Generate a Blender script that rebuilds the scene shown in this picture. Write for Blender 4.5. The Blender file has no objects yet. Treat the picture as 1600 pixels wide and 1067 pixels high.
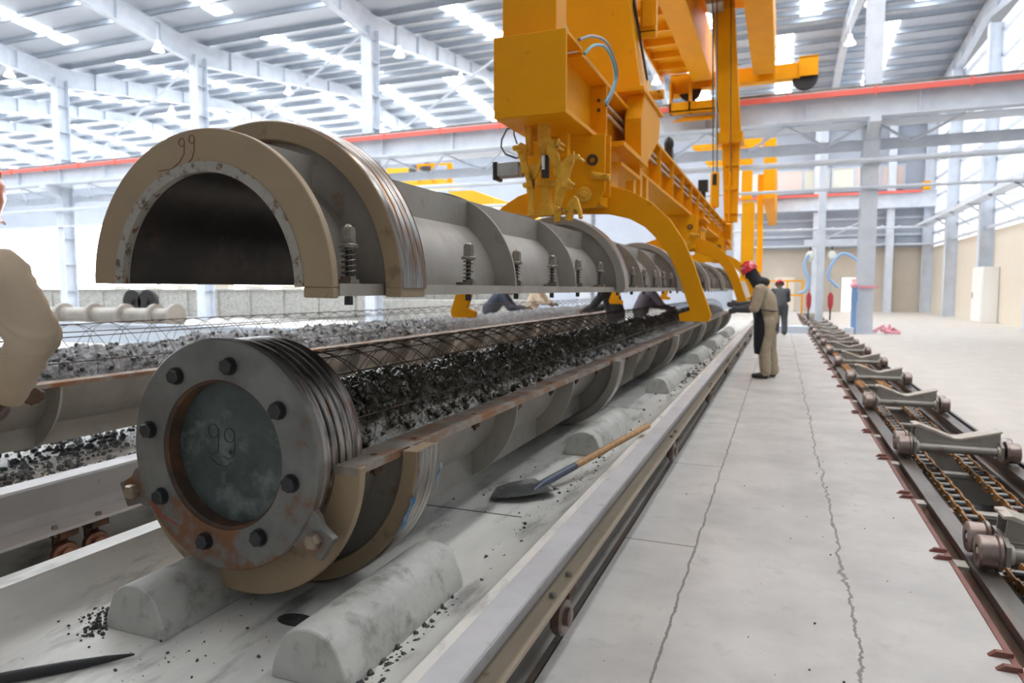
import bpy, bmesh, math, random
from mathutils import Vector, Matrix, noise
random.seed(7)
S = bpy.context.scene
COL = S.collection
PI = math.pi
R = math.radians

# ------------------------------------------------------------------ camera
FPX = 1600 * 24 / 36.0
HC = 1.38
PITCH = math.atan(81.5 / FPX)
YAW = math.atan(421 / FPX * math.cos(PITCH))
cam = bpy.data.cameras.new('camera'); cam.lens = 24; cam.sensor_width = 36
cam.clip_start = .05; cam.clip_end = 300
cam.dof.use_dof = True; cam.dof.focus_distance = 2.35; cam.dof.aperture_fstop = 3.2
co = bpy.data.objects.new('camera', cam); COL.objects.link(co)
co.location = (0, 0, HC); co.rotation_euler = (PI / 2 - PITCH, 0, YAW)
S.camera = co
CR = Vector((math.cos(YAW), math.sin(YAW), 0))
CF = Vector((-math.sin(YAW) * math.cos(PITCH), math.cos(YAW) * math.cos(PITCH), -math.sin(PITCH)))
CU = Vector((-math.sin(YAW) * math.sin(PITCH), math.cos(YAW) * math.sin(PITCH), math.cos(PITCH)))
def at(x, y, **k):
    """the point of the plane X, Y or Z = value seen at pixel x, y of the photograph"""
    d = CF + CR * ((x - 800) / FPX) + CU * ((533.5 - y) / FPX)
    (ax, v), = k.items(); i = 'XYZ'.index(ax)
    return Vector((0, 0, HC)) + d * ((v - (0, 0, HC)[i]) / d[i])

# ------------------------------------------------------------------ materials
M = {}
def mat(name, col, rough=.5, metal=0.0, dirt=None, rust=None, bump=None, spec=.5, coat=0, emit=None, wave=None, stretch=(1, 1, 1), low=None):
    m = bpy.data.materials.new(name); m.use_nodes = True
    nt = m.node_tree; N = nt.nodes; L = nt.links
    b = N['Principled BSDF']
    b.inputs['Roughness'].default_value = rough; b.inputs['Metallic'].default_value = metal
    b.inputs['Specular IOR Level'].default_value = spec
    if coat: b.inputs['Coat Weight'].default_value = coat; b.inputs['Coat Roughness'].default_value = .1
    tc = N.new('ShaderNodeTexCoord'); mp = N.new('ShaderNodeMapping')
    mp.inputs['Scale'].default_value = stretch
    L.new(tc.outputs['Object'], mp.inputs['Vector'])
    last = None
    def layer(prev, spec_, rough_to=None):
        c2, scale, lo, hi = spec_[:4]
        if lo > .5: lo -= .055; hi -= .055
        n = N.new('ShaderNodeTexNoise'); n.inputs['Scale'].default_value = scale
        n.inputs['Detail'].default_value = 7; n.inputs['Roughness'].default_value = .62
        L.new(mp.outputs['Vector'], n.inputs['Vector'])
        r = N.new('ShaderNodeMapRange'); r.inputs['From Min'].default_value = lo; r.inputs['From Max'].default_value = hi
        src = n.outputs['Fac']
        if low and spec_ is rust:      # rust that has crept up from the lower rim
            sp = N.new('ShaderNodeSeparateXYZ'); L.new(tc.outputs['Object'], sp.inputs[0])
            ad = N.new('ShaderNodeMath'); ad.operation = 'MULTIPLY_ADD'; ad.inputs[1].default_value = -low
            L.new(sp.outputs[2], ad.inputs[0]); L.new(src, ad.inputs[2]); src = ad.outputs[0]
        L.new(src, r.inputs['Value'])
        x = N.new('ShaderNodeMix'); x.data_type = 'RGBA'
        L.new(r.outputs['Result'], x.inputs['Factor'])
        if prev is None: x.inputs['A'].default_value = (*col, 1)
        else: L.new(prev, x.inputs['A'])
        x.inputs['B'].default_value = (*c2, 1)
        return x.outputs['Result']
    if dirt: last = layer(last, dirt)
    if rust:
        last = layer(last, rust)
    if last is None: b.inputs['Base Color'].default_value = (*col, 1)
    else: L.new(last, b.inputs['Base Color'])
    if bump or wave:
        bp = N.new('ShaderNodeBump')
        if wave:
            w = N.new('ShaderNodeTexWave'); w.bands_direction = wave[0]; w.inputs['Scale'].default_value = wave[1]
            L.new(tc.outputs['Object'], w.inputs['Vector']); src = w.outputs['Fac']
            bp.inputs['Strength'].default_value = wave[2]; bp.inputs['Distance'].default_value = wave[3]
        else:
            n = N.new('ShaderNodeTexNoise'); n.inputs['Scale'].default_value = bump[0]; n.inputs['Detail'].default_value = 6
            L.new(mp.outputs['Vector'], n.inputs['Vector']); src = n.outputs['Fac']
            bp.inputs['Strength'].default_value = bump[1]; bp.inputs['Distance'].default_value = .01
        L.new(src, bp.inputs['Height']); L.new(bp.outputs['Normal'], b.inputs['Normal'])
    if emit:
        b.inputs['Emission Color'].default_value = (*emit[0], 1); b.inputs['Emission Strength'].default_value = emit[1]
    M[name] = m
    return m

RUST = (.20, .085, .035)
mat('mould_grey', (.345, .318, .28), .45, .2, dirt=((.255, .235, .21), 3, .4, .7), rust=((.25, .17, .11), 9, .66, .8), bump=(60, .08))
mat('mould_tan', (.345, .25, .15), .5, .05, dirt=((.29, .215, .135), 4, .4, .7), rust=((.16, .10, .06), 7, .66, .78), bump=(80, .06))
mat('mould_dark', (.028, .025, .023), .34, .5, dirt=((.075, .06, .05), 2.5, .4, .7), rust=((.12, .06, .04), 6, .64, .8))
mat('lip_worn', (.34, .315, .27), .5, .1, dirt=((.10, .075, .06), 22, .60, .70), rust=((.16, .07, .04), 30, .62, .7))
mat('rim_worn', (.33, .315, .295), .28, .8, dirt=((.14, .13, .125), 5, .45, .6), rust=((.26, .13, .06), 5, .56, .66), stretch=(1, 7, .8))
mat('flange_rust', (.33, .29, .25), .55, .3, dirt=((.19, .135, .10), 6, .42, .62), rust=((.27, .115, .045), 5, .55, .7), bump=(50, .15))
mat('disc_steel', (.215, .212, .198), .42, .3, dirt=((.135, .13, .118), 4, .38, .64), rust=((.20, .09, .045), 8, .60, .72), bump=(60, .1), low=.30)
mat('disc_edge', (.40, .37, .34), .3, .8, dirt=((.12, .11, .105), 6, .45, .6), rust=((.2, .09, .05), 9, .6, .7), stretch=(1, 9, 1))
mat('cover_green', (.095, .118, .113), .5, .2, dirt=((.05, .064, .06), 4, .36, .62), rust=((.19, .225, .22), 6, .58, .72), bump=(30, .1))
mat('rust_dark', (.07, .045, .032), .7, .2, dirt=((.16, .075, .035), 9, .45, .65), bump=(60, .2))
mat('bolt_dark', (.055, .058, .06), .42, .7, dirt=((.09, .07, .05), 20, .5, .7))
mat('bolt_tan', (.33, .26, .19), .4, .5, dirt=((.2, .14, .09), 18, .5, .7))
mat('spring_steel', (.26, .24, .21), .38, .7, dirt=((.16, .12, .085), 25, .45, .7))
mat('ink', (.035, .045, .045), .7)
mat('chalk_red', (.19, .085, .06), .8)
mat('beam_paint', (.56, .535, .525), .42, .1, dirt=((.48, .455, .44), 3, .4, .7), rust=((.3, .2, .13), 14, .70, .8))
mat('beam_tan', (.37, .30, .215), .45, .05, dirt=((.32, .26, .19), 4, .4, .7), rust=((.25, .17, .11), 14, .70, .8))
mat('beam_white', (.66, .66, .68), .4, .1, dirt=((.52, .52, .53), 3, .4, .7), rust=((.4, .32, .26), 12, .68, .8))
mat('concrete_bed', (.74, .72, .665), .32, 0, dirt=((.54, .54, .515), 2.2, .38, .66), rust=((.29, .285, .27), 6, .58, .75), bump=(14, .12), stretch=(1.6, .5, 1.6))
mat('concrete_cradle', (.50, .495, .46), .6, 0, dirt=((.37, .365, .335), 5, .4, .66), rust=((.24, .235, .21), 9, .58, .72), bump=(25, .3))
mat('clod', (.035, .036, .035), .45, 0, dirt=((.075, .075, .07), 40, .45, .65), bump=(120, .4))
mat('wet_concrete', (.050, .043, .028), .20, 0, dirt=((.115, .10, .070), 26, .42, .62), rust=((.15, .145, .125), 50, .60, .75), bump=(70, .6), spec=.9)
mat('rebar', (.06, .042, .032), .5, .6, dirt=((.13, .07, .04), 20, .5, .7))
mat('yellow', (.86, .365, .003), .5, 0, dirt=((.78, .325, .004), 1.3, .4, .7), rust=((.52, .22, .008), 7, .70, .85), spec=.16)
mat('yellow_worn', (.82, .46, .06), .42, .1, dirt=((.66, .32, .02), 9, .42, .62), rust=((.10, .06, .03), 9, .66, .74), spec=.2)
mat('yellow_bright', (.85, .50, .02), .5)
mat('steel_grey', (.50, .49, .46), .35, .7, dirt=((.38, .37, .35), 10, .4, .7))
mat('chrome', (.75, .74, .72), .15, .95)
mat('black', (.018, .018, .02), .45)
mat('rubber_black', (.02, .02, .022), .6)
mat('hose_blue', (.16, .42, .52), .4); mat('hose_grey', (.22, .24, .25), .4)
mat('hose_air', (.30, .50, .80), .5)
mat('purlin_steel', (.42, .47, .54), .5, 0, dirt=((.36, .41, .475), 2, .4, .7))
mat('white_steel', (.66, .71, .78), .5, 0, dirt=((.56, .61, .685), 2, .4, .7))
mat('roof_sheet', (.47, .51, .57), .55, 0, wave=('X', 3.2, .5, .05))
mat('cladding', (.46, .50, .575), .6, 0, wave=('X', 3.0, .4, .04), dirt=((.41, .45, .52), .6, .4, .7))
mat('cladding_side', (.86, .89, .93), .6, 0, wave=('Y', 3.0, .4, .04), emit=((.93, .96, 1), .45))
mat('block_tan', (.60, .53, .44), .7, 0, dirt=((.54, .48, .40), 1, .4, .7))
mat('block_cream', (.74, .66, .54), .7, 0, dirt=((.74, .68, .585), 1, .4, .7))
mat('red_bar', (.80, .15, .115), .5)
mat('skylight', (.9, .95, 1), .5, emit=((.94, .975, 1), 12))
mat('window_glow', (.95, .96, 1), .5, emit=((.98, .985, 1), 5))
mat('window_pink', (.72, .58, .53), .5, emit=((1, .86, .80), .08))
mat('window_cream', (.72, .70, .60), .5, emit=((1, .98, .90), .08))
mat('door_glow', (.95, .9, .88), .5, emit=((1, .90, .86), 1.6))
mat('lamp_white', (.95, .95, .93), .4, emit=((1, .97, .92), 1.5))
mat('rail_steel', (.21, .195, .18), .38, .7, dirt=((.13, .10, .085), 6, .45, .65), rust=((.26, .17, .13), 8, .6, .75), stretch=(1, .25, 1))
mat('red_oxide', (.24, .09, .07), .6, .1, dirt=((.16, .07, .055), 8, .45, .65))
mat('pit', (.08, .082, .085), .35, 0, dirt=((.15, .15, .15), 1.2, .45, .7))
mat('pit_beam', (.50, .475, .43), .5, .1, dirt=((.35, .32, .28), 5, .45, .65))
mat('chain_link', (.50, .24, .075), .5, .3, dirt=((.26, .14, .06), 14, .45, .65), rust=((.10, .06, .04), 22, .6, .72))
mat('chain_roller', (.16, .155, .15), .35, .8)
mat('trolley', (.34, .315, .285), .45, .25, dirt=((.27, .25, .225), 6, .4, .7), rust=((.24, .13, .08), 11, .66, .78))
mat('trolley_top', (.56, .51, .44), .5, .1, dirt=((.42, .375, .32), 6, .4, .7), rust=((.3, .19, .12), 12, .66, .76))
mat('wheel_steel', (.30, .24, .215), .35, .7, dirt=((.19, .125, .10), 8, .4, .65), rust=((.42, .40, .39), 6, .62, .8))
mat('wheel_copper', (.35, .17, .11), .35, .7, dirt=((.2, .1, .07), 12, .45, .65))
mat('khaki', (.46, .375, .265), .85, 0, dirt=((.39, .315, .22), 5, .4, .7), bump=(14, .5))
mat('khaki_light', (.55, .45, .33), .85, 0, dirt=((.47, .375, .265), 5, .4, .7), bump=(9, .7))
mat('navy', (.012, .014, .022), .7); mat('dark_cloth', (.03, .032, .036), .8); mat('grey_cloth', (.085, .09, .10), .8)
mat('skin', (.10, .055, .035), .5)
mat('helmet_red', (.62, .02, .04), .2, coat=.5); mat('helmet_orange', (.85, .20, .06), .3, coat=.3); mat('helmet_white', (.85, .83, .82), .3)
mat('wood', (.52, .30, .13), .5, 0, dirt=((.38, .20, .085), 5, .4, .65), stretch=(10, 10, 1))
mat('shovel_steel', (.10, .105, .105), .4, .6, dirt=((.17, .17, .165), 14, .45, .65), bump=(50, .3))
mat('socket_blue', (.085, .10, .14), .45, .4)
mat('tape_blue', (.03, .14, .32), .5, dirt=((.22, .26, .30), 20, .54, .62))
mat('pink', (.9, .42, .50), .6); mat('white_paint', (.86, .85, .82), .5)
mat('hoist_white', (.78, .80, .72), .5); mat('hoist_red', (.5, .05, .06), .5)
mat('gap_dark', (.04, .038, .035), .8)

def floor_mat():
    m = bpy.data.materials.new('floor_concrete'); m.use_nodes = True
    nt = m.node_tree; N = nt.nodes; L = nt.links; b = N['Principled BSDF']
    tc = N.new('ShaderNodeTexCoord'); O = tc.outputs['Object']
    def noise_(scale, det=6, rough=.6, st=(1, 1, 1)):
        mp = N.new('ShaderNodeMapping'); mp.inputs['Scale'].default_value = st; L.new(O, mp.inputs['Vector'])
        n = N.new('ShaderNodeTexNoise'); n.inputs['Scale'].default_value = scale; n.inputs['Detail'].default_value = det
        n.inputs['Roughness'].default_value = rough; L.new(mp.outputs['Vector'], n.inputs['Vector']); return n.outputs['Fac']
    def rng(v, a, c, t0=0, t1=1):
        r = N.new('ShaderNodeMapRange'); L.new(v, r.inputs['Value'])
        for k, x in zip(('From Min', 'From Max', 'To Min', 'To Max'), (a, c, t0, t1)): r.inputs[k].default_value = x
        return r.outputs['Result']
    def math_(op, a, c=None):
        n = N.new('ShaderNodeMath'); n.operation = op
        for i, v in enumerate((a, c)):
            if v is None: continue
            if isinstance(v, (int, float)): n.inputs[i].default_value = v
            else: L.new(v, n.inputs[i])
        return n.outputs[0]
    def mix(f, a, c):
        x = N.new('ShaderNodeMix'); x.data_type = 'RGBA'; L.new(f, x.inputs['Factor'])
        for k, v in (('A', a), ('B', c)):
            if isinstance(v, tuple): x.inputs[k].default_value = (*v, 1)
            else: L.new(v, x.inputs[k])
        return x.outputs['Result']
    sx = N.new('ShaderNodeSeparateXYZ'); L.new(O, sx.inputs[0]); X, Y = sx.outputs[0], sx.outputs[1]
    c = mix(rng(noise_(1.6), .38, .66), (.56, .535, .505), (.43, .415, .395))
    c = mix(rng(noise_(7), .58, .78), c, (.40, .38, .355))
    c = mix(rng(noise_(26, 3), .70, .76), c, (.36, .30, .24))
    # a paler, warmer tone right of the pit
    side = math_('GREATER_THAN', X, 1.7)
    c = mix(math_('MULTIPLY', side, .8), c, (.62, .57, .51))
    # joints and the crack, with a small wander
    wob = rng(noise_(5, 8, .75), .3, .7, -.010, .010)
    wob2 = rng(noise_(2.2, 8, .72), .3, .7, -.036, .036)
    lines = None
    for x0, w, wb in ((-.392, .0055, wob), (.318, .0065, wob2)):
        d = math_('ABSOLUTE', math_('SUBTRACT', math_('ADD', X, wb), x0))
        k = math_('LESS_THAN', d, w)
        lines = k if lines is None else math_('MAXIMUM', lines, k)
    d = math_('ABSOLUTE', math_('SUBTRACT', math_('FRACT', math_('ADD', math_('MULTIPLY', Y, 1 / 1.78), .43)), .5))
    k = math_('MULTIPLY', math_('LESS_THAN', d, .004), math_('MULTIPLY', math_('LESS_THAN', X, -.392), math_('GREATER_THAN', X, -.79)))
    lines = math_('MAXIMUM', lines, k)
    c = mix(lines, c, (.20, .185, .165))
    L.new(c, b.inputs['Base Color'])
    L.new(rng(noise_(3), .35, .7, .42, .7), b.inputs['Roughness'])
    bp = N.new('ShaderNodeBump'); bp.inputs['Strength'].default_value = .12; bp.inputs['Distance'].default_value = .01
    L.new(noise_(30), bp.inputs['Height']); L.new(bp.outputs['Normal'], b.inputs['Normal'])
    M['floor'] = m
floor_mat()

# ------------------------------------------------------------------ mesh helpers
class MB:
    def __init__(s): s.v = []; s.f = []
    def add(s, vs, fs):
        o = len(s.v); s.v += [tuple(x) for x in vs]; s.f += [[i + o for i in f] for f in fs]; return s
    def box(s, x0, x1, y0, y1, z0, z1):
        return s.add([(x, y, z) for x in (x0, x1) for y in (y0, y1) for z in (z0, z1)],
                     [(0, 1, 3, 2), (4, 6, 7, 5), (0, 4, 5, 1), (2, 3, 7, 6), (0, 2, 6, 4), (1, 5, 7, 3)])
    def bar(s, p, q, w, h, up=(0, 0, 1)):
        p, q = Vector(p), Vector(q); d = (q - p).normalized(); up = Vector(up)
        a = d.cross(up)
        if a.length < 1e-4: a = d.cross(Vector((1, 0, 0)))
        a.normalize(); b = a.cross(d)
        vs = [e + a * (w / 2 * i) + b * (h / 2 * j) for e in (p, q) for i, j in ((-1, -1), (1, -1), (1, 1), (-1, 1))]
        return s.add(vs, [(0, 1, 2, 3), (4, 7, 6, 5), (0, 4, 5, 1), (1, 5, 6, 2), (2, 6, 7, 3), (3, 7, 4, 0)])
    def prism(s, poly, axis, a, b):
        n = len(poly)
        def P(u, w, t): return {'X': (t, u, w), 'Y': (u, t, w), 'Z': (u, w, t)}[axis]
        vs = [P(u, w, a) for u, w in poly] + [P(u, w, b) for u, w in poly]
        return s.add(vs, [list(range(n)), list(range(2 * n - 1, n - 1, -1))] + [(i, (i + 1) % n, n + (i + 1) % n, n + i) for i in range(n)])
    def tube(s, pts, r, n=8, closed=False, rs=None):
        pts = [Vector(p) for p in pts]; m = len(pts); vs = []; prev = None
        for i, p in enumerate(pts):
            if closed: d = pts[(i + 1) % m] - pts[i - 1]
            else: d = pts[min(i + 1, m - 1)] - pts[max(i - 1, 0)]
            d.normalize()
            if prev is None:
                a = d.cross(Vector((0, 0, 1)))
                if a.length < .05: a = d.cross(Vector((1, 0, 0)))
            else: a = prev - d * prev.dot(d)
            a.normalize(); prev = a; b = d.cross(a)
            rr = rs[i] if rs else r
            vs += [p + (a * math.cos(2 * PI * k / n) + b * math.sin(2 * PI * k / n)) * rr for k in range(n)]
        fs = [(i * n + k, i * n + (k + 1) % n, (i + 1) * n + (k + 1) % n, (i + 1) * n + k) for i in range(m - 1) for k in range(n)]
        if closed: fs += [((m - 1) * n + k, (m - 1) * n + (k + 1) % n, (k + 1) % n, k) for k in range(n)]
        else: fs += [list(range(n - 1, -1, -1)), [(m - 1) * n + k for k in range(n)]]
        return s.add(vs, fs)
    def cyl(s, p, q, r, n=16, r2=None): return s.tube([p, q], r, n, rs=[r, r if r2 is None else r2])
    def lathe(s, prof, c=(0, 0, 0), axis='Z', n=24):
        c = Vector(c); vs = []; k = len(prof)
        for i in range(n):
            a = 2 * PI * i / n
            for r, h in prof:
                u, w = r * math.cos(a), r * math.sin(a)
                vs.append(c + Vector({'Z': (u, w, h), 'Y': (u, h, w), 'X': (h, u, w)}[axis]))
        fs = [(i * k + j, i * k + j + 1, ((i + 1) % n) * k + j + 1, ((i + 1) % n) * k + j) for i in range(n) for j in range(k - 1)]
        if prof[0][0] > 1e-6: fs.append([i * k for i in range(n)])
        if prof[-1][0] > 1e-6: fs.append([i * k + k - 1 for i in range(n)])
        return s.add(vs, fs)
    def ringlathe(s, prof, c=(0, 0, 0), axis='Y', n=48):
        """closed profile revolved (a solid ring)"""
        c = Vector(c); vs = []; k = len(prof)
        for i in range(n):
            a = 2 * PI * i / n
            for r, h in prof:
                u, w = r * math.cos(a), r * math.sin(a)
                vs.append(c + Vector({'Z': (u, w, h), 'Y': (u, h, w), 'X': (h, u, w)}[axis]))
        return s.add(vs, [(i * k + j, i * k + (j + 1) % k, ((i + 1) % n) * k + (j + 1) % k, ((i + 1) % n) * k + j) for i in range(n) for j in range(k)])
    def arc(s, prof, a0, a1, n=32, sg=1):
        """closed (r, y) profile swept about the Y axis from a0 to a1"""
        k = len(prof); vs = []
        for i in range(n + 1):
            a = a0 + (a1 - a0) * i / n
            for r, y in prof: vs.append((r * math.cos(a), y, sg * r * math.sin(a)))
        fs = [(i * k + j, i * k + (j + 1) % k, (i + 1) * k + (j + 1) % k, (i + 1) * k + j) for i in range(n) for j in range(k)]
        fs += [list(range(k)), [n * k + j for j in range(k - 1, -1, -1)]]
        return s.add(vs, fs)
    def sphere(s, c, r, n=12, m=8):
        c = Vector(c); r = Vector(r) if not isinstance(r, (int, float)) else Vector((r, r, r))
        vs = [c + Vector((0, 0, r.z))]
        for j in range(1, m):
            t = PI * j / m
            vs += [c + Vector((r.x * math.sin(t) * math.cos(2 * PI * i / n), r.y * math.sin(t) * math.sin(2 * PI * i / n), r.z * math.cos(t))) for i in range(n)]
        vs.append(c - Vector((0, 0, r.z))); b = 1 + (m - 2) * n
        fs = [(0, 1 + i, 1 + (i + 1) % n) for i in range(n)]
        fs += [(1 + j * n + i, 1 + (j + 1) * n + i, 1 + (j + 1) * n + (i + 1) % n, 1 + j * n + (i + 1) % n) for j in range(m - 2) for i in range(n)]
        fs += [(b + i, len(vs) - 1, b + (i + 1) % n) for i in range(n)]
        return s.add(vs, fs)
    def build(s, name, m, parent=None, loc=None, smooth=40, bev=0, label=None):
        me = bpy.data.meshes.new(name); me.from_pydata(s.v, [], s.f)
        bm = bmesh.new(); bm.from_mesh(me); bmesh.ops.recalc_face_normals(bm, faces=bm.faces); bm.to_mesh(me); bm.free()
        return link(name, me, m, parent, loc, smooth, bev, label)
def link(name, me, m, parent=None, loc=None, smooth=40, bev=0, label=None):
    me.materials.clear(); me.materials.append(M[m] if isinstance(m, str) else m)
    if smooth:
        me.polygons.foreach_set('use_smooth', [True] * len(me.polygons)); me.set_sharp_from_angle(angle=R(smooth))
    o = bpy.data.objects.new(name, me); COL.objects.link(o)
    if parent: o.parent = parent
    if loc is not None: o.location = loc
    if bev:
        b = o.modifiers.new('bevel', 'BEVEL'); b.width = bev; b.segments = 2; b.limit_method = 'ANGLE'; b.angle_limit = R(40)
    if label: o['label'] = label
    return o
def thing(name, label, cat, loc=(0, 0, 0), rot=(0, 0, 0), group=None):
    o = bpy.data.objects.new(name, None); COL.objects.link(o); o.location = loc; o.rotation_euler = rot
    o.empty_display_size = .1
    return tag(o, label, cat, group)
def tag(o, label, cat, group=None, kind=None):
    o['label'] = label; o['category'] = cat
    if group: o['group'] = group
    if kind: o['kind'] = kind
    return o
def struct(o, label, cat): return tag(o, label, cat, kind='structure')
def copy_tree(o, parent=None):
    c = o.copy(); COL.objects.link(c)
    if parent: c.parent = parent
    for ch in list(o.children): copy_tree(ch, c)
    return c
def hexb(mb, c, d, r, h, n=6, rot=0.0):
    """a hex head standing at c along the unit axis d"""
    c, d = Vector(c), Vector(d).normalized()
    a = d.cross(Vector((0, 0, 1)))
    if a.length < .05: a = Vector((1, 0, 0))
    a.normalize(); b = d.cross(a); vs = []
    for t, k in ((0, 1), (h * .8, 1), (h, .82)):
        vs += [c + d * t + (a * math.cos(2 * PI * i / n + rot) + b * math.sin(2 * PI * i / n + rot)) * r * k for i in range(n)]
    fs = [(j * n + i, j * n + (i + 1) % n, (j + 1) * n + (i + 1) % n, (j + 1) * n + i) for j in range(2) for i in range(n)]
    fs += [list(range(n)), [2 * n + i for i in range(n)]]
    mb.add(vs, fs)
ORD = ['first', 'second', 'third', 'fourth', 'fifth', 'sixth', 'seventh', 'eighth', 'ninth', 'tenth', 'eleventh', 'twelfth', 'thirteenth', 'fourteenth', 'fifteenth', 'sixteenth', 'seventeenth', 'eighteenth', 'nineteenth', 'twentieth']
# ================================================================== SETTING
XL, XR = -84.0, 8.2
YC, YW = 24.2, 47.0
f = MB()
f.box(XL, -.95, -14, YW, -.3, 0).box(-.95, -.77, -14, 30, -.3, -.07).box(-.95, -.77, 30, YW, -.3, 0)
f.box(-.77, .84, -14, YW, -.3, 0).box(1.82, XR, -14, YW, -.3, 0).box(.84, 1.82, 43, YW, -.3, 0)
struct(f.build('floor', 'floor', smooth=0), 'pale concrete floor of the hall with the jointed walkway strip', 'floor')
pit = MB(); pit.box(.84, 1.82, -14, 43, -.62, -.55).box(.80, .84, -14, 43, -.62, -.3).box(1.82, 1.86, -14, 43, -.62, -.3)
struct(pit.build('floor_pit', 'pit', smooth=0), 'dark sunken pit between the trolley rails', 'floor')

# far wall: block work below, sheets above
b = MB(); b.box(-3.0, 3.45, YW, YW + .25, 0, 3.9).box(4.5, XR, YW, YW + .25, 0, 3.9).box(3.45, 4.5, YW, YW + .25, 2.1, 3.9)
struct(b.build('wall_far_lower', 'block_tan', smooth=0), 'tan block wall at the far end of the hall', 'wall')
b = MB(); b.box(-3.0, XR, YW + .05, YW + .2, 3.9, 12.6)
struct(b.build('wall_far_upper', 'cladding', smooth=0), 'blue grey sheet cladding high on the far end wall', 'wall')
b = MB(); b.box(XL, -3.0, YW + .05, YW + .2, 7.6, 12.6).box(XL, -18, YW, YW + .25, 0, 1.2).box(-18, -3, YW + .05, YW + .2, 0, 7.6)
struct(b.build('wall_far_left', 'cladding', smooth=0), 'pale cladding above and below the bright openings far left', 'wall')
wn = 0
for i in range(11):
    x1 = -18.35 - i * 5.9; x0 = x1 - 5.6
    wn += 1
    b = MB(); b.box(x0, x1, YW + .08, YW + .12, 1.2, 7.6)
    o = b.build('window_%d' % wn, 'window_glow', smooth=0)
    struct(o, 'bright overexposed window bay %s from the right on the far left wall' % ORD[i], 'window')
    g = MB()
    for k in range(1, 4): g.box(x0, x1, YW, YW + .06, 1.2 + k * 1.6 - .04, 1.2 + k * 1.6 + .04)
    for k in range(1, 3): g.box(x0 + k * 1.87 - .03, x0 + k * 1.87 + .03, YW, YW + .06, 1.2, 7.6)
    g.build('glazing_bar', 'white_steel', o, smooth=0)
    m = MB(); m.box(x1, x1 + .3, YW - .1, YW + .2, 0, 7.6)
    struct(m.build('trim_%d' % wn, 'white_steel', smooth=0), 'white post right of the %s bright far window bay' % ORD[i], 'post')
# row of small windows under the sheets of the far wall
pan = [(-2.6, -.9, 'window_cream'), (-.6, 1.0, 'window_pink'), (1.15, 2.55, 'window_cream'), (2.75, 3.9, 'window_cream'), (4.05, 5.3, 'window_pink'), (5.45, 6.6, 'window_pink')]
for i, (x0, x1, mm) in enumerate(pan):
    wn += 1; b = MB(); b.box(x0, x1, YW - .02, YW + .04, 7.45, 8.75)
    o = b.build('window_%d' % wn, mm, smooth=0)
    struct(o, '%s window from the left in the row high on the far wall, %s panes' % (ORD[i], 'pinkish' if 'pink' in mm else 'cream'), 'window')
    g = MB(); g.box(x0 - .08, x0, YW - .08, YW + .04, 7.37, 8.83).box(x1, x1 + .08, YW - .08, YW + .04, 7.37, 8.83)
    g.box(x0, x1, YW - .08, YW + .04, 7.37, 7.45).box(x0, x1, YW - .08, YW + .04, 8.75, 8.83)
    g.build('window_frame', 'white_steel', o, smooth=0)
    if mm == 'window_pink':
        g = MB()
        for k in range(6): g.box(x0, x1, YW - .04, YW - .02, 7.55 + k * .2, 7.61 + k * .2)
        g.build('louvre', 'window_pink', o, smooth=0)
g = MB()
for z in (4.6, 5.6, 9.1, 10.1, 11.1): g.box(-3, XR, YW - .12, YW + .05, z, z + .14)
struct(g.build('trim_20', 'white_steel', smooth=0), 'horizontal girts across the far wall cladding', 'girt')
b = MB(); b.box(3.5, 4.45, YW + .1, YW + .14, .02, 2.08)
o = b.build('door_1', 'door_glow', smooth=0); struct(o, 'open doorway glowing pinkish white in the far wall', 'door')
b = MB(); b.box(4.0, 4.44, YW + .02, YW + .09, .02, 2.05); b.build('door_leaf', mat('door_pink', (.85, .5, .45), .5), o)
b = MB(); b.box(-.4, .75, YW - .06, YW, 0, 2.15)
o = b.build('door_2', 'block_cream', smooth=0); struct(o, 'closed pale door in the far wall left of the hose drops', 'door')
b = MB(); b.sphere((.62, YW - .08, 1.02), .04); b.build('door_handle', 'steel_grey', o)
# right wall
b = MB(); b.box(XR, XR + .25, 26, YW + .25, 0, 3.85)
struct(b.build('wall_right', 'block_cream', smooth=0), 'cream block wall along the right side', 'wall')
b = MB(); b.box(XR + .1, XR + .2, 26, YW + .25, 3.85, 12.6)
struct(b.build('wall_right_upper', 'cladding_side', smooth=0), 'bright translucent sheeting above the right wall', 'wall')
g = MB()
for k in range(8): g.box(XR - .05, XR + .1, 26, YW, 4.6 + k * 1.05, 4.72 + k * 1.05)
struct(g.build('trim_21', 'white_steel', smooth=0), 'horizontal girts along the right wall sheeting', 'girt')
for i, y in enumerate((27.8, 34.2, 40.6, 46.6)):
    g = MB(); g.box(XR - .55, XR - .5, y - .16, y + .16, 0, 12.3).box(XR - .05, XR, y - .16, y + .16, 0, 12.3).box(XR - .5, XR - .05, y - .012, y + .012, 0, 12.3)
    struct(g.build('trim_%d' % (22 + i), 'white_steel', smooth=0), 'pale wall column %s from the front on the right wall' % ORD[i], 'column')

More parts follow.
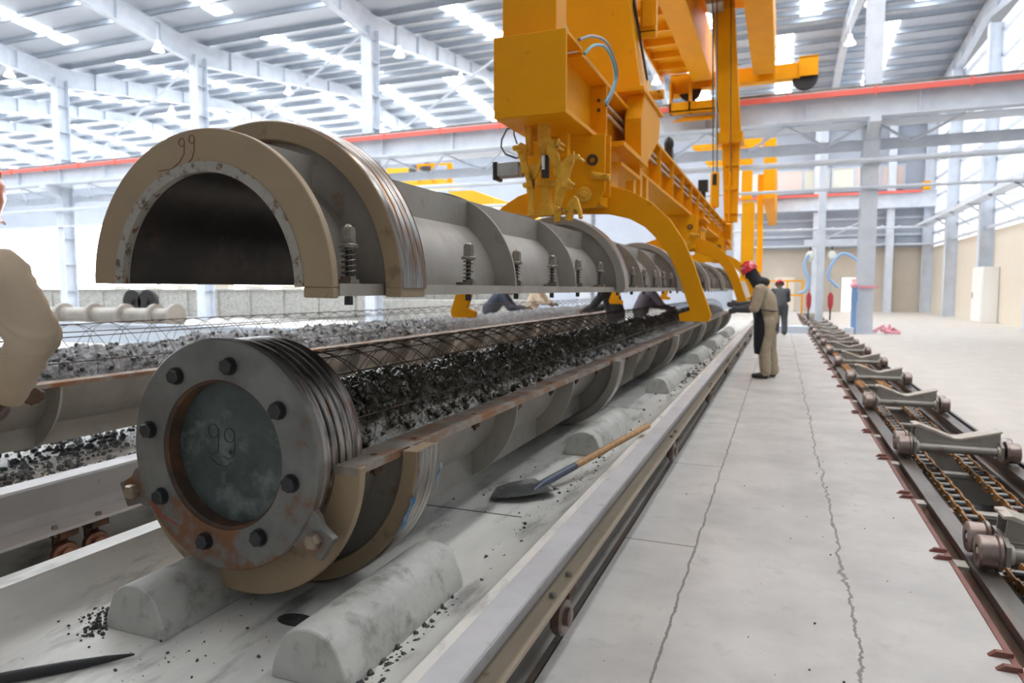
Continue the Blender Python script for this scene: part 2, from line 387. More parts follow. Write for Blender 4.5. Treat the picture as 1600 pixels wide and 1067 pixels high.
# roof bays
RZ = 12.35; RR = 13.55; YN = -.5
bays = [(YN, 11.85, RZ, RR), (11.85, YC, RR, RZ), (YC, 35.6, RZ, RR), (35.6, YW, RR, RZ)]
nm = ['near slope over the mould beds', 'slope down to the valley', 'slope rising behind the valley', 'last slope to the far wall']
for i, (y0, y1, z0, z1) in enumerate(bays):
    b = MB(); b.prism([(y0, z0 + .22), (y1, z1 + .22), (y1, z1 + .28), (y0, z0 + .28)], 'X', XL, XR + .2)
    struct(b.build('ceiling_%d' % (i + 1), 'roof_sheet', smooth=0), 'corrugated roof sheeting, ' + nm[i], 'roof')
pn = 0
for i, (y0, y1, z0, z1) in enumerate(bays):
    for k in range(8):
        t = (k + .3) / 8; y = y0 + (y1 - y0) * t; z = z0 + (z1 - z0) * t
        b = MB(); b.box(XL, XR, y - .012, y + .012, z + .0, z + .22).box(XL, XR, y - .012, y + .07, z, z + .02).box(XL, XR, y - .07, y + .012, z + .2, z + .22)
        struct(b.build('roof_purlin', 'purlin_steel', smooth=0), 'roof purlin, %s from the front on the %s' % (ORD[k], nm[i]), 'purlin')
lz = []
for i, (y0, y1, z0, z1) in enumerate(bays):
    for j in range(20):
        xc = 5.4 - 4.52 * j - (1.1 if i == 3 else 0)
        if i < 2 and xc > 6: continue  # near slopes keep their rightmost strip, added to brighten bed and walkway
        a, c = ((.10, .88) if i != 3 else (.08, .80))
        wn += 1
        P = lambda t, y0=y0, y1=y1, z0=z0, z1=z1: (y0 + (y1 - y0) * t, z0 + (z1 - z0) * t + .19)
        b = MB(); (ya, za), (yb, zb) = P(a), P(c)
        b.prism([(ya, za), (yb, zb), (yb, zb + .03), (ya, za + .03)], 'X', xc - .42, xc + .42)
        struct(b.build('window_%d' % wn, 'skylight', smooth=0), 'skylight strip %s from the right in the %s' % (ORD[j], nm[i]), 'skylight')

# columns, rafters, runway beam
CX = [2.45 - 9.05 * k for k in range(9)]
def hcol(x, y, z0, z1, w=.46, d=.62):
    b = MB(); b.box(x - w / 2, x + w / 2, y - d / 2, y - d / 2 + .03, z0, z1).box(x - w / 2, x + w / 2, y + d / 2 - .03, y + d / 2, z0, z1)
    b.box(x - .012, x + .012, y - d / 2 + .03, y + d / 2 - .03, z0, z1)
    for k in range(1, 9):
        z = z0 + (z1 - z0) * k / 9; b.box(x - w / 2 + .01, x + w / 2 - .01, y - d / 2 + .03, y + d / 2 - .03, z - .008, z + .008)
    b.box(x - w / 2 - .1, x + w / 2 + .1, y - d / 2 - .1, y + d / 2 + .1, z0, z0 + .04)
    return b
for k, x in enumerate(CX):
    o = hcol(x, YC, 0, RZ - .55).build('steel_column', 'white_steel', smooth=0)
    struct(o, 'white steel column carrying the roof valley, %s from the right' % ORD[k], 'column')
    c = MB(); c.prism([(YC - .31, 5.95), (YC - .31, 6.5), (YC - 1.15, 6.5), (YC - 1.15, 6.32)], 'X', x - .15, x + .15)
    c.build('corbel', 'white_steel', o, smooth=0)
for k, x in enumerate(CX + [XR - .3]):
    for i, (y0, y1, z0, z1) in enumerate(bays):
        if x > 7 and i < 2: continue
        lo, hi = (z0, z1)
        d0, d1 = (.95, .55) if z0 < z1 else (.55, .95)
        b = MB(); w = .14
        b.prism([(y0, lo - .02), (y1, hi - .02), (y1, hi), (y0, lo)], 'X', x - w, x + w)
        b.prism([(y0, lo - d0), (y1, hi - d1), (y1, hi - d1 + .02), (y0, lo - d0 + .02)], 'X', x - w, x + w)
        b.prism([(y0, lo - d0), (y1, hi - d1), (y1, hi), (y0, lo)], 'X', x - .01, x + .01)
        for q in range(1, 6):
            t = q / 6; y = y0 + (y1 - y0) * t; zt = lo + (hi - lo) * t; dd = d0 + (d1 - d0) * t
            b.box(x - w, x + w, y - .01, y + .01, zt - dd, zt)
        struct(b.build('roof_rafter', 'white_steel', smooth=0), 'tapered white rafter, %s from the right, under the %s' % (ORD[k], nm[i]), 'rafter')
YB = YC - .85
b = MB(); b.box(XL, XR, YB - .22, YB + .22, 6.5, 6.54).box(XL, XR, YB - .22, YB + .22, 7.3, 7.34).box(XL, XR, YB - .012, YB + .012, 6.54, 7.3)
for k in range(30): b.box(XL + k * 3.02, XL + k * 3.02 + .02, YB - .2, YB + .2, 6.54, 7.3)
o = b.build('runway_beam', 'white_steel', smooth=0); struct(o, 'white crane runway beam crossing the hall on the valley columns', 'beam')
b = MB(); b.box(XL, XR, YB - .05, YB + .05, 7.34, 7.46); b.build('crane_rail', 'rail_steel', o, smooth=0)
b = MB(); b.box(XL, XR, YB - .30, YB - .24, 7.14, 7.30)
for k in range(38): b.box(XL + k * 2.4, XL + k * 2.4 + .06, YB - .32, YB - .22, 7.1, 7.36)
b.build('conductor_bar', 'red_bar', o, smooth=0, label='red conductor bar along the beam top')
b = MB(); b.box(XL, XR, YC + .35, YC + .39, 5.75, 6.1).box(XL, XR, YB + .2, YC + .38, 6.46, 6.48)
for k in range(37):
    x = XL + k * 2.4; b.bar((x, YB + .2, 6.47), (x + 1.2, YC + .37, 5.95), .06, .06).bar((x + 1.2, YC + .37, 5.95), (x + 2.4, YB + .2, 6.47), .06, .06)
b.build('surge_bracing', 'white_steel', o, smooth=0)
b = MB(); yb = YW - .9
b.box(-3, XR, yb - .2, yb + .2, 6.15, 6.19).box(-3, XR, yb - .2, yb + .2, 7.05, 7.1).box(-3, XR, yb - .02, yb + .02, 6.15, 7.1)
o = b.build('runway_beam', 'white_steel', smooth=0); struct(o, 'second crane runway beam in front of the far wall', 'beam')
b = MB(); b.box(-3, 7.4, yb - .26, yb - .2, 6.98, 7.14); b.build('conductor_bar', 'red_bar', o, smooth=0)
b = MB(); b.box(7.45, 7.8, yb - .3, yb + .1, 7.1, 7.6); b.build('end_stop', 'yellow', o, smooth=0)
b = MB(); b.box(-3, XR, yb + .2, yb + .8, 4.0, 4.1)
struct(b.build('trim_30', 'white_steel', smooth=0), 'ledge under the far runway beam', 'ledge')
for k, x in enumerate((-2.7, 1.9, 5.9)):
    b = hcol(x, yb + .3, 0, 12.3, .4, .5); struct(b.build('steel_column', 'white_steel', smooth=0), 'pale column against the far end wall, %s from the left' % ORD[k], 'column')
# bracing rods of the roof side
for i, (p, q, lab) in enumerate((((-33.2, 24.6, 7.4), (-24.9, 24.6, 12.0), 'thin diagonal brace between the two leftmost valley columns'), ((-24.2, 24.6, 7.4), (-15.9, 24.6, 12.0), 'thin diagonal brace left of the middle valley column'), ((-15.2, 24.6, 7.4), (-7, 24.6, 12.0), 'thin diagonal brace right of the middle valley column'), ((1.95, YW - .5, 4.2), (5.85, YW - .5, 6.2), 'diagonal brace on the far wall'))):
    b = MB(); b.cyl(p, q, .05, 8); struct(b.build('brace_rod', 'white_steel'), lab, 'brace')
# pipes
for i, (p, q, r, lab) in enumerate((((XL, 23.76, 5.32), (XR, 23.76, 5.32), .09, 'thick pale pipe crossing the hall below the runway beam'),
        ((-16, 23.82, 4.5), (XR, 23.82, 4.5), .05, 'thin pale pipe below the thick one'),
        ((XL, 23.82, 4.5), (-17, 23.82, 4.5), .05, 'thin pale pipe far left in front of the columns'),
        ((-3, YW - 1.6, 5.0), (7.6, YW - 1.6, 4.95), .07, 'pipe across the far wall under the runway beam'))):
    b = MB(); b.cyl(p, q, r, 10)
    for k in range(12):
        x = p[0] + (q[0] - p[0]) * (k + .5) / 12; b.cyl((x - .08, p[1], p[2]), (x + .08, p[1], p[2]), r * 1.3, 10)
    tag(b.build('overhead_pipe', 'white_steel'), lab, 'pipe')
b = MB(); b.box(7.2, 7.75, 27, 46, 5.0, 5.06).box(7.2, 7.24, 27, 46, 5.06, 5.16)
for y in (28, 31.2, 34.4, 37.6, 40.8, 44): b.bar((7.25, y, 5.0), (8.1, y, 4.35), .06, .06).box(7.2, 8.2, y - .03, y + .03, 4.94, 5.0)
tag(b.build('cable_tray', 'white_steel', smooth=0), 'pale cable tray on brackets along the right wall', 'tray')
b = MB(); b.cyl((7.95, 27, 3.95), (7.95, 46, 3.95), .07, 8)
for y in (30, 34.2, 38, 42): b.box(7.88, 8.2, y - .03, y + .03, 3.9, 4.05)
tag(b.build('wall_pipe', 'white_steel'), 'pale pipe along the top of the cream right wall', 'pipe')
b = MB(); b.box(7.62, 8.19, 33.0, 34.6, .0, 2.3)
o = tag(b.build('wall_cabinet', 'white_paint', bev=.02), 'tall white cabinet standing against the cream right wall', 'cabinet')
b = MB(); b.box(7.59, 7.62, 33.05, 34.55, .05, 2.25); b.build('cabinet_door', 'white_paint', o, bev=.008)
b = MB(); b.box(7.55, 7.59, 34.3, 34.36, 1.0, 1.25); b.build('handle', 'steel_grey', o)
# high bay lamps
lamps = [(-24.4, 21.5, 'near the second column from the left'), (-24.4, 29.5, 'behind the second column from the left'), (-15.5, 31.5, 'behind the middle column'), (-15.5, 25.6, 'beside the middle column'), (-33.6, 21.5, 'near the leftmost column'),
         (2.3, 27.5, 'highest right of the yellow crane'), (2.1, 33.5, 'lower right of the yellow crane'), (-6.7, 31.0, 'left of the yellow crane girder'), (-33.6, 30.5, 'behind the leftmost column'), (-6.7, 36.5, 'low behind the crane girder')]
for x, y, w in lamps:
    z = 12.4 + 1.2 * (1 - abs((y % 23.7) - 11.85) / 11.85) - 1.5
    t = thing('high_bay_lamp', 'white cone high bay lamp hanging ' + w, 'lamp', (x + .35, y, z), group='high bay lamps under the roof')
    b = MB(); b.lathe([(.02, .4), (.08, .4), (.09, .25), (.12, .22), (.24, 0), (.225, 0), (.11, .2), (.0, .21)], n=20); b.build('lamp_shade', 'lamp_white', t)
    b = MB(); b.cyl((0, 0, .4), (0, 0, 1.0), .02, 8); b.build('stem', 'white_steel', t)
    b = MB(); b.sphere((0, 0, .11), (.07, .07, .09)); b.build('bulb', 'lamp_white', t)
# ================================================================== CASTING BEDS
BZ = .27
def bed_profile(xr, xl):
    return [(xr - .16, 0), (xr - .16, .22), (xr, .24), (xr, .405), (xr - .035, .415), (xr - .09, .345), (xr - .16, .29), (xr - .28, BZ), (xl + .20, BZ), (xl + .155, .295), (xl + .09, .42), (xl, .42), (xl, 0)]
def bed(xr, xl, y0, y1, lab):
    b = MB(); b.prism(bed_profile(xr, xl), 'Y', y0, y1)
    return tag(b.build('casting_bed', 'concrete_bed', smooth=50), lab, 'bed')
o = bed(-.809, -2.40, .25, 40, 'long pale concrete trough bed under the near mould')
b = MB()
for y in (3.05, 6.3, 9.5, 12.7): b.box(-2.2, -1.15, y - .004, y + .004, BZ - .01, BZ + .0015)
b.build('joint', 'gap_dark', o, smooth=0)
bed(-3.268, -5.75, -.4, 40, 'concrete trough bed under the second mould, littered with clods')

def channel_beam(xr, y0, y1, lab, mweb, mtop, mlow, bolts, wheels, wx=-.155, tx=-.045, wr=.062, wox=-.065, zt=.428):
    t = thing('channel_beam', lab, 'beam', (xr, 0, 0))
    b = MB(); b.box(wx - .01, wx, y0, y1, .26, zt - .013); b.build('web', mweb, t, smooth=0)
    b = MB(); b.box(wx - .01, tx, y0, y1, zt - .013, zt); b.build('upper_flange', mtop, t, smooth=0)
    b = MB(); b.box(wx - .01, 0, y0, y1, .245, .26); b.build('lower_flange', mlow, t, smooth=0)
    for y in bolts:
        b = MB(); hexb(b, (-.035, y, .26), (0, 0, 1), .014, .016); b.cyl((-.035, y, .22), (-.035, y, .26), .007, 8); b.build('bolt', 'spring_steel', t)
    for y in wheels:
        b = MB(); b.ringlathe([(.035, -.02), (wr - .004, -.02), (wr, -.012), (wr, .012), (wr - .007, .02), (.035, .02)], (wox, y, .115), 'X', 28)
        b.lathe([(0, -.015), (.036, -.015), (.036, .036), (.03, .04), (0, .04)], (wox, y, .115), 'X', 24)
        w = b.build('wheel', 'wheel_steel' if xr > -2 else 'wheel_copper', t)
        b = MB(); b.box(wox - .035, wox - .02, y - .035, y + .035, .07, .246).box(wox - .034, wox + .045, y - .045, y + .045, .205, .246); b.build('wheel_bracket', 'rust_dark', t, smooth=0)
    return t
channel_beam(-.71, .2, 20.5, 'tan and white steel channel along the walkway with bolts and small rollers', 'beam_white', 'beam_white', 'beam_tan',
             [y for k in range(7) for y in (2.30 + 2.9 * k, 2.50 + 2.9 * k)], [2.46 + 2.9 * k for k in range(7)], wx=-.078, tx=.006, wr=.074, wox=-.052)
channel_beam(-3.10, -.4, 20.5, 'grey lilac steel channel left of the near mould with copper coloured rollers', 'beam_paint', 'beam_white', 'beam_paint',
             [y for k in range(6) for y in (2.12 + 2.9 * k, 2.34 + 2.9 * k)], [2.18 + 2.9 * k for k in range(6)] + [2.34], zt=.485)
b = MB(); b.box(-.80, -.775, .2, 30, -.07, .004)
tag(b.build('guide_rail', 'rail_steel', smooth=0), 'weathered steel rail sunk beside the walkway edge', 'rail')
b = MB(); b.box(-3.13, -3.06, -.4, 30, 0, .05)
tag(b.build('guide_rail', 'rail_steel', smooth=0), 'dark steel rail under the copper rollers left of the near bed', 'rail')

# cradles: rounded concrete saddles in pairs
def cradle(x, y0, ln, lab, grp, w=.255, h=.165, rot=0.0):
    pr = [(-w / 2, 0), (-w / 2, .03), (-w / 2 * .95, .055)]
    for k in range(9):
        a = PI - PI * (k + .5) / 9; pr.append((w / 2 * .86 * math.cos(a), .055 + (h - .055) * math.sin(a) ** .8))
    pr += [(w / 2 * .95, .055), (w / 2, .03), (w / 2, 0)]
    b = MB(); b.prism(pr, 'Y', 0, ln)
    o = b.build('mould_cradle', 'concrete_cradle', loc=(x, y0, BZ - .002), smooth=50, bev=.006)
    o.rotation_euler.z = rot
    return tag(o, lab, 'cradle', grp)
ys = [(1.50, .74), (4.35, 1.05), (7.3, 1.3), (10.4, 1.45), (13.3, 1.7), (16.3, 2.0)]
for k, (y, ln) in enumerate(ys):
    cradle(-1.205, y, ln, ('rounded concrete cradle in the foreground right of the near mould' if k == 0 else '%s rounded concrete cradle along the right side of the near mould' % ORD[k]), 'cradles right of the near mould')
for k, (y, ln) in enumerate(ys):
    cradle(-1.93 if k else -1.91, y + (.03 if k == 0 else 0), ln, ('rounded concrete cradle in front of and left under the near mould' if k == 0 else '%s rounded concrete cradle hidden along the left side of the near mould' % ORD[k]), 'cradles left of the near mould')

# ================================================================== MOULDS
RI, RS, RE, RB, RG = .345, .36, .487, .468, .55
PITCHY = 3.22
def plate_holes(mb, x0, x1, z0, z1, y0, y1, holes, xh, rh):
    """a long plate with round bolt holes"""
    cuts = sorted(holes); half = .06; segs = []; y = y0
    for h in cuts:
        if h - half > y: segs.append((y, h - half, None))
        segs.append((h - half, h + half, h)); y = h + half
    if y < y1: segs.append((y, y1, None))
    for a, c, h in segs:
        if h is None:
            mb.box(x0, x1, a, c, z0, z1); continue
        n = 16; top = []; 
        for zz in (z0, z1):
            inn = [(xh + rh * math.cos(2 * PI * k / n), h + rh * math.sin(2 * PI * k / n), zz) for k in range(n)]
            out = []
            for k in range(n):
                u, w = math.cos(2 * PI * k / n), math.sin(2 * PI * k / n)
                tx = ((x1 - xh) / u if u > 1e-6 else (x0 - xh) / u if u < -1e-6 else 1e9)
                ty = (half / abs(w) if abs(w) > 1e-6 else 1e9)
                t = min(tx, ty); out.append((xh + u * t, h + w * t, zz))
            # snap the corners
            for cx_ in (x0, x1):
                for cy_ in (a, c):
                    j = min(range(n), key=lambda q: (out[q][0] - cx_) ** 2 + (out[q][1] - cy_) ** 2); out[j] = (cx_, cy_, zz)
            top.append((inn, out))
        vs = top[0][0] + top[0][1] + top[1][0] + top[1][1]; fs = []
        for k in range(n):
            k2 = (k + 1) % n
            fs += [(k, k2, n + k2, n + k), (2 * n + k, 3 * n + k, 3 * n + k2, 2 * n + k2), (k, 2 * n + k, 2 * n + k2, k2), (n + k, n + k2, 3 * n + k2, 3 * n + k)]
        mb.add(vs, fs)
def mould_half(name, lab, loc, y0, y1, up, rings, near=True, roll=0.0):
    sg = 1 if up else -1
    RE = .470 if up else .487
    t = thing(name, lab, 'mould', loc, (0, roll, 0))
    b = MB(); b.arc([(RI, y0 + .004), (RS, y0 + .004), (RS, y1), (RI, y1)], 0, PI, 48, sg)
    sh = b.build('shell', 'mould_grey', t)
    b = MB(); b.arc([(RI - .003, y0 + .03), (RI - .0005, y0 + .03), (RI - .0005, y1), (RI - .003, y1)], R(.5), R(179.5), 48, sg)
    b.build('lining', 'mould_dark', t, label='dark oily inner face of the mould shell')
    zf = sorted((0, sg * .026)); zr = (-.024, .012) if up else zf
    holes = [y0 + .20 + .27 * k if (not up and k < 2) else y0 + .2 + .55 * k for k in range(31)]
    hs = [h for h in ([y0 + .17, y0 + .44] + [y0 + .44 + .55 * k for k in range(1, 30)]) if h < y1 - .1]
    for s_ in (1, -1):
        x0, x1 = (RS - .01, .475) if s_ > 0 else (-.475, -RS + .01)
        b = MB(); fy = y0 + .029 if up else y0 - .004
        if not up and s_ > 0: plate_holes(b, x0, x1, zf[0], zf[1] + .001, fy, y1, hs, .425, .014)
        elif up and s_ > 0: b.box(x0, x1, fy, y1, *zr)
        else: b.box(x0, x1, fy, y1, zf[0], zf[1] + (0 if up else .001))
        b.build('flange', 'flange_rust' if not up else 'mould_grey', t, smooth=0)
    # end plate ring
    b = MB(); b.arc([(RS - .006, y0 - .0), (RE, y0 - .0), (RE, y0 + .03), (RS - .006, y0 + .03)], 0, PI, 64, sg)
    if up: b.box(RS + .01, RE, y0, y0 + .03, -.03, 0)
    b.build('end_ring', 'mould_tan', t, bev=.004)
    if up:
        b = MB(); b.arc([(RI - .004, y0 - .002), (RS + .012, y0 - .003), (RS + .012, y0 + .02), (RI - .004, y0 + .02)], 0, PI, 48, sg)
        b.build('worn_lip', 'lip_worn', t, label='scraped pale inner lip of the ring')
    # support rings
    for i, y in enumerate(rings):
        w = .15
        b = MB(); b.arc([(RG - .066, y), (RG - .004, y), (RG - .004, y + w), (RG - .066, y + w)], 0, PI, 64, sg)
        if up: b.box(RG - .0655, RG - .0045, y + .0005, y + w - .0005, -.028, .002)
        rg = b.build('support_ring', 'mould_tan' if i == 0 else 'mould_grey', t, bev=.004)
        b = MB()
        if i == 0:
            k = .004
            prof = [(RG - .004, y + .002), (RG + .002, y + .012)]
            for q in range(4):
                yy = y + .012 + q * .034
                prof += [(RG + .002, yy + .026), (RG - .001, yy + .028), (RG - .001, yy + .031), (RG + .002, yy + .034)]
            prof += [(RG - .004, y + w), (RG - .006, y + w), (RG - .006, y + .002)]
            b.arc(prof, 0, PI, 64, sg)
        else: b.arc([(RG - .006, y + .002), (RG, y + .006), (RG, y + w - .006), (RG - .006, y + w - .002)], 0, PI, 64, sg)
        b.build('running_face', 'rim_worn', rg, label='scraped shiny running face of the ring')
        b = MB(); b.arc([(RS - .004, y + .06), (RG - .06, y + .06), (RG - .06, y + .085), (RS - .004, y + .085)], 0, PI, 48, sg)
        b.build('ring_web', 'mould_grey', rg)
    # ribs and the longitudinal plates between them
    ends = [y0] + list(rings) + [y1]
    ribs = []
    for i in range(len(rings)):
        a = rings[i] + .15; c = rings[i + 1] if i + 1 < len(rings) else y1
        for q in (1, 2):
            y = a + (c - a) * q / 3
            if y < y1 - .1: ribs.append(y)
    for y in ribs:
        b = MB(); b.arc([(RS - .004, y), (RB, y), (RB, y + .016), (RS - .004, y + .016)], 0, PI, 48, sg); b.build('rib', 'mould_grey', t)
    stops = sorted(ribs + [y0 + .03] + list(rings) + [y1])
    for s_ in (1, -1):
        for i in range(len(stops) - 1):
            a, c = stops[i], stops[i + 1]
            if i and any(abs(a - r) < .001 for r in rings): a += .15
            elif any(abs(a - r) < .001 for r in ribs): a += .016
            x = .205 * s_; zi = math.sqrt(RS ** 2 - x * x) - .012; zo = math.sqrt(RB ** 2 - x * x) - .002
            b = MB(); b.box(x - .006, x + .006, a, c, *sorted((sg * zi, sg * zo)))
            b.build('stiffener_plate', 'mould_grey', t, smooth=0)
    return t, ribs, hs
RL = [2.06 + PITCHY * k for k in range(6)]
XL1, ZL1 = -1.71, .815
lower, ribsL, holesL = mould_half('lower_mould_half', 'grey steel lower half mould in the foreground, full of wet concrete', (XL1, 0, ZL1), 1.80, 19.0, False, RL)
# wedge nuts under the near flange
for h in holesL[:16]:
    b = MB(); b.box(.395, .418, h - .02, h + .02, -.052, -.026).box(.425, .445, h - .025, h + .02, -.06, -.026).cyl((.425, h + .01, -.075), (.425, h + .01, -.026), .008, 8)
    b.build('wedge_nut', 'rust_dark', lower, smooth=0)
# bolted end plate
DZ = .022; DX = .014; DY = 1.70
b = MB(); b.ringlathe([(.250, DY), (.380, DY), (.386, DY + .006), (.386, DY + .034), (.380, DY + .04), (.250, DY + .04)], (DX, 0, DZ), 'Y', 72)
disc = b.build('end_plate', 'disc_steel', lower)
b = MB(); prof = [(.345, DY + .04), (.372, DY + .04)]
for q in range(5): prof += [(.378, DY + .05 + q * .038), (.378, DY + .076 + q * .038), (.368, DY + .079 + q * .038), (.368, DY + .085 + q * .038)]
prof += [(.372, DY + .26), (.345, DY + .26)]
b.ringlathe(prof, (DX, 0, DZ), 'Y', 72)
b.build('end_collar', 'disc_edge', lower, label='grooved shiny steel collar behind the end plate')
b = MB(); b.ringlathe([(.240, DY + .012), (.254, DY + .004), (.254, DY + .075), (.240, DY + .075)], (DX, 0, DZ), 'Y', 64); b.build('window_lip', 'rust_dark', disc, label='rusty inner lip of the plate opening')
b = MB(); b.lathe([(0, DY + .062), (.243, DY + .062), (.243, DY + .085), (0, DY + .085)], (DX, 0, DZ), 'Y', 64); cov = b.build('inner_cover', 'cover_green', disc, label='greenish round cover inside the plate opening')
b = MB(); b.lathe([(0, DY + .0605), (.008, DY + .0605), (.008, DY + .07), (0, DY + .07)], (-.003, 0, DZ - .005), 'Y', 16); b.build('centre_hole', 'black', cov)
b = MB()
for px, pz in ((-.075, .085), (-.005, .075)):
    yy = DY + .0605
    loop = [(px + .022 * math.cos(2 * PI * k / 14), yy, pz + .022 * math.sin(2 * PI * k / 14) * 1.1) for k in range(15)]
    b.tube(loop, .0014, 5)
    b.tube([(px + .022, yy, pz + .01), (px + .022, yy, pz - .035), (px + .016, yy, pz - .07), (px - .005, yy, pz - .083), (px - .03, yy, pz - .075)], .0014, 5)
b.tube([(-.10, DY + .0605, -.005), (-.06, DY + .0605, -.03), (-.02, DY + .0605, -.035), (.0, DY + .0605, -.02)], .0012, 5)
b.build('scratched_number', 'ink', cov, label='99 scratched on the cover')
for k in range(8):
    a = R(33 + 45 * k); c = (DX - .012 + .303 * math.cos(a), DY, DZ + .303 * math.sin(a))
    b = MB(); b.cyl((c[0], DY - .005, c[2]), (c[0], DY + .001, c[2]), .030, 20); hexb(b, (c[0], DY - .005, c[2]), (0, -1, 0), .0265, .022, rot=k * .4)
    b.build('hex_bolt', 'bolt_dark', disc)
for a_, ln in ((-33, .487), (202, .495)):
    a = R(a_); ca, sa = math.cos(a), math.sin(a); tx, tz = -sa, ca
    P = lambda r, w: (DX + r * ca + tx * w, DZ + r * sa + tz * w)
    b = MB(); b.prism([P(.36, -.075), P(.40, -.07), P(.43, -.05), P(ln, -.045), P(ln, .045), P(.43, .05), P(.405, .07), P(.36, .075)], 'Y', DY + .006, DY + .034)
    e = b.build('lug', 'disc_steel', disc, bev=.003)
    c = P(.435, .0); b = MB(); hexb(b, (c[0], DY + .007, c[1]), (0, -1, 0), .026, .03); b.build('lug_bolt', 'bolt_tan', e)
# red chalk stroke
b = MB(); b.tube([(-.31, DY - .001, -.165), (-.25, DY - .001, -.215), (-.19, DY - .001, -.235)], .003, 4); b.build('chalk_stroke', mat('chalk_bright', (.42, .06, .05), .8), disc, label='red chalk stroke')
# blue tape rests on the first support ring
ring0 = [c for c in lower.children if c.name.startswith('support_ring')][0]
for ang, y_, ln, wd in ((-17, 2.045, .15, .03), (-8, 2.225, .11, .018)):
    b = MB(); n = 7; vs = []
    for k in range(n):
        a = R(ang) - k * ln / (n - 1) / RG; rr = RG + .004 + .004 * math.sin(k * 1.7)
        for d in (0, wd * (1 + .25 * math.sin(k * 2.1))):
            for e in (0, .002): vs.append(((rr + e) * math.cos(a), y_ + d - .01, (rr + e) * math.sin(a)))
    fs = []
    for k in range(n - 1):
        o_ = k * 4
        fs += [(o_, o_ + 4, o_ + 6, o_ + 2), (o_ + 1, o_ + 3, o_ + 7, o_ + 5), (o_, o_ + 1, o_ + 5, o_ + 4), (o_ + 2, o_ + 6, o_ + 7, o_ + 3)]
    fs += [(0, 2, 3, 1), (4 * n - 4, 4 * n - 3, 4 * n - 1, 4 * n - 2)]
    b.add(vs, fs); b.build('tape_strip', 'tape_blue', ring0, label='torn blue tape')

# upper half hanging above
XU, ZU, Y0U = -1.64, 1.392, 1.60
RU = [1.85 + PITCHY * k for k in range(6)]
upper, ribsU, _ = mould_half('upper_mould_half', 'tan and grey steel upper half mould hanging open above the filled one', (XU, 0, ZU), Y0U, 18.8, True, RU, roll=R(.9))
b = MB()
def mk(pts, r=.0028): b.tube([(x, Y0U - .0005, z * .97) for x, z in pts], r * .75, 5)
for px, pz in ((-.075, .445), (-.035, .452)):
    mk([(px + .011 * math.cos(2 * PI * k / 10), pz + .013 * math.sin(2 * PI * k / 10)) for k in range(11)], .002)
mk([(-.064, .445), (-.066, .41), (-.085, .385), (-.12, .365), (-.17, .362)], .0022); mk([(-.024, .452), (-.026, .415), (-.035, .393), (-.06, .372)], .0022)
mk([(-.10, .372), (-.07, .362), (-.04, .37), (-.015, .382)], .002)
b.build('painted_number', 'chalk_red', upper, label='99 daubed in dark red on the ring')
# spring bolts along the right flange
bolts = [1.735, 2.58, 3.13, 3.69, 4.22, 4.78] + [5.35 + .56 * k for k in range(22)]
fz = .012
def spring_bolt(y, near):
    x = .43
    b = MB(); b.cyl((x, y, fz - .05), (x, y, fz + .125), .0105, 10); sb = b.build('spring_bolt', 'bolt_dark', upper)
    b = MB(); hexb(b, (x, y, fz + .118), (0, 0, 1), .0215, .05, rot=.4); b.lathe([(0, .16), (.017, .165), (.008, .176), (0, .178)], (x, y, fz), 'Z', 12); b.build('cap_nut', 'spring_steel', sb)
    b = MB(); b.lathe([(0, .106), (.031, .106), (.031, .114), (.027, .119), (0, .119)], (x, y, fz), 'Z', 20); b.build('washer', 'spring_steel', sb)
    n = 5 * 14
    b = MB(); b.tube([(x + .021 * math.cos(2 * PI * k / 14), y + .021 * math.sin(2 * PI * k / 14), fz + .022 + .082 * k / n) for k in range(n + 1)], .0022, 6); b.build('spring', 'spring_steel', sb)
    b = MB(); b.lathe([(0, 0), (.034, 0), (.034, .009), (.024, .012), (.024, .022), (0, .022)], (x, y, fz), 'Z', 20)
    b.box(x - .035, x + .045, y - .045, y - .012, fz, fz + .012).box(x + .02, x + .045, y - .055, y - .03, fz, fz + .022)
    b.build('clip_plate', 'spring_steel', sb)
    b = MB(); b.cyl((x, y, -.052), (x, y, -.027), .013, 8); b.build('bolt_end', 'bolt_dark', sb)
for k, y in enumerate(bolts): spring_bolt(y, k < 12)

# second mould, further left
RL2 = [1.66 + PITCHY * k for k in range(6)]
low2, _, _ = mould_half('lower_mould_half', 'second grey lower half mould further left, heaped with paler concrete', (-4.54, 0, ZL1), -.9, 19.4, False, RL2)

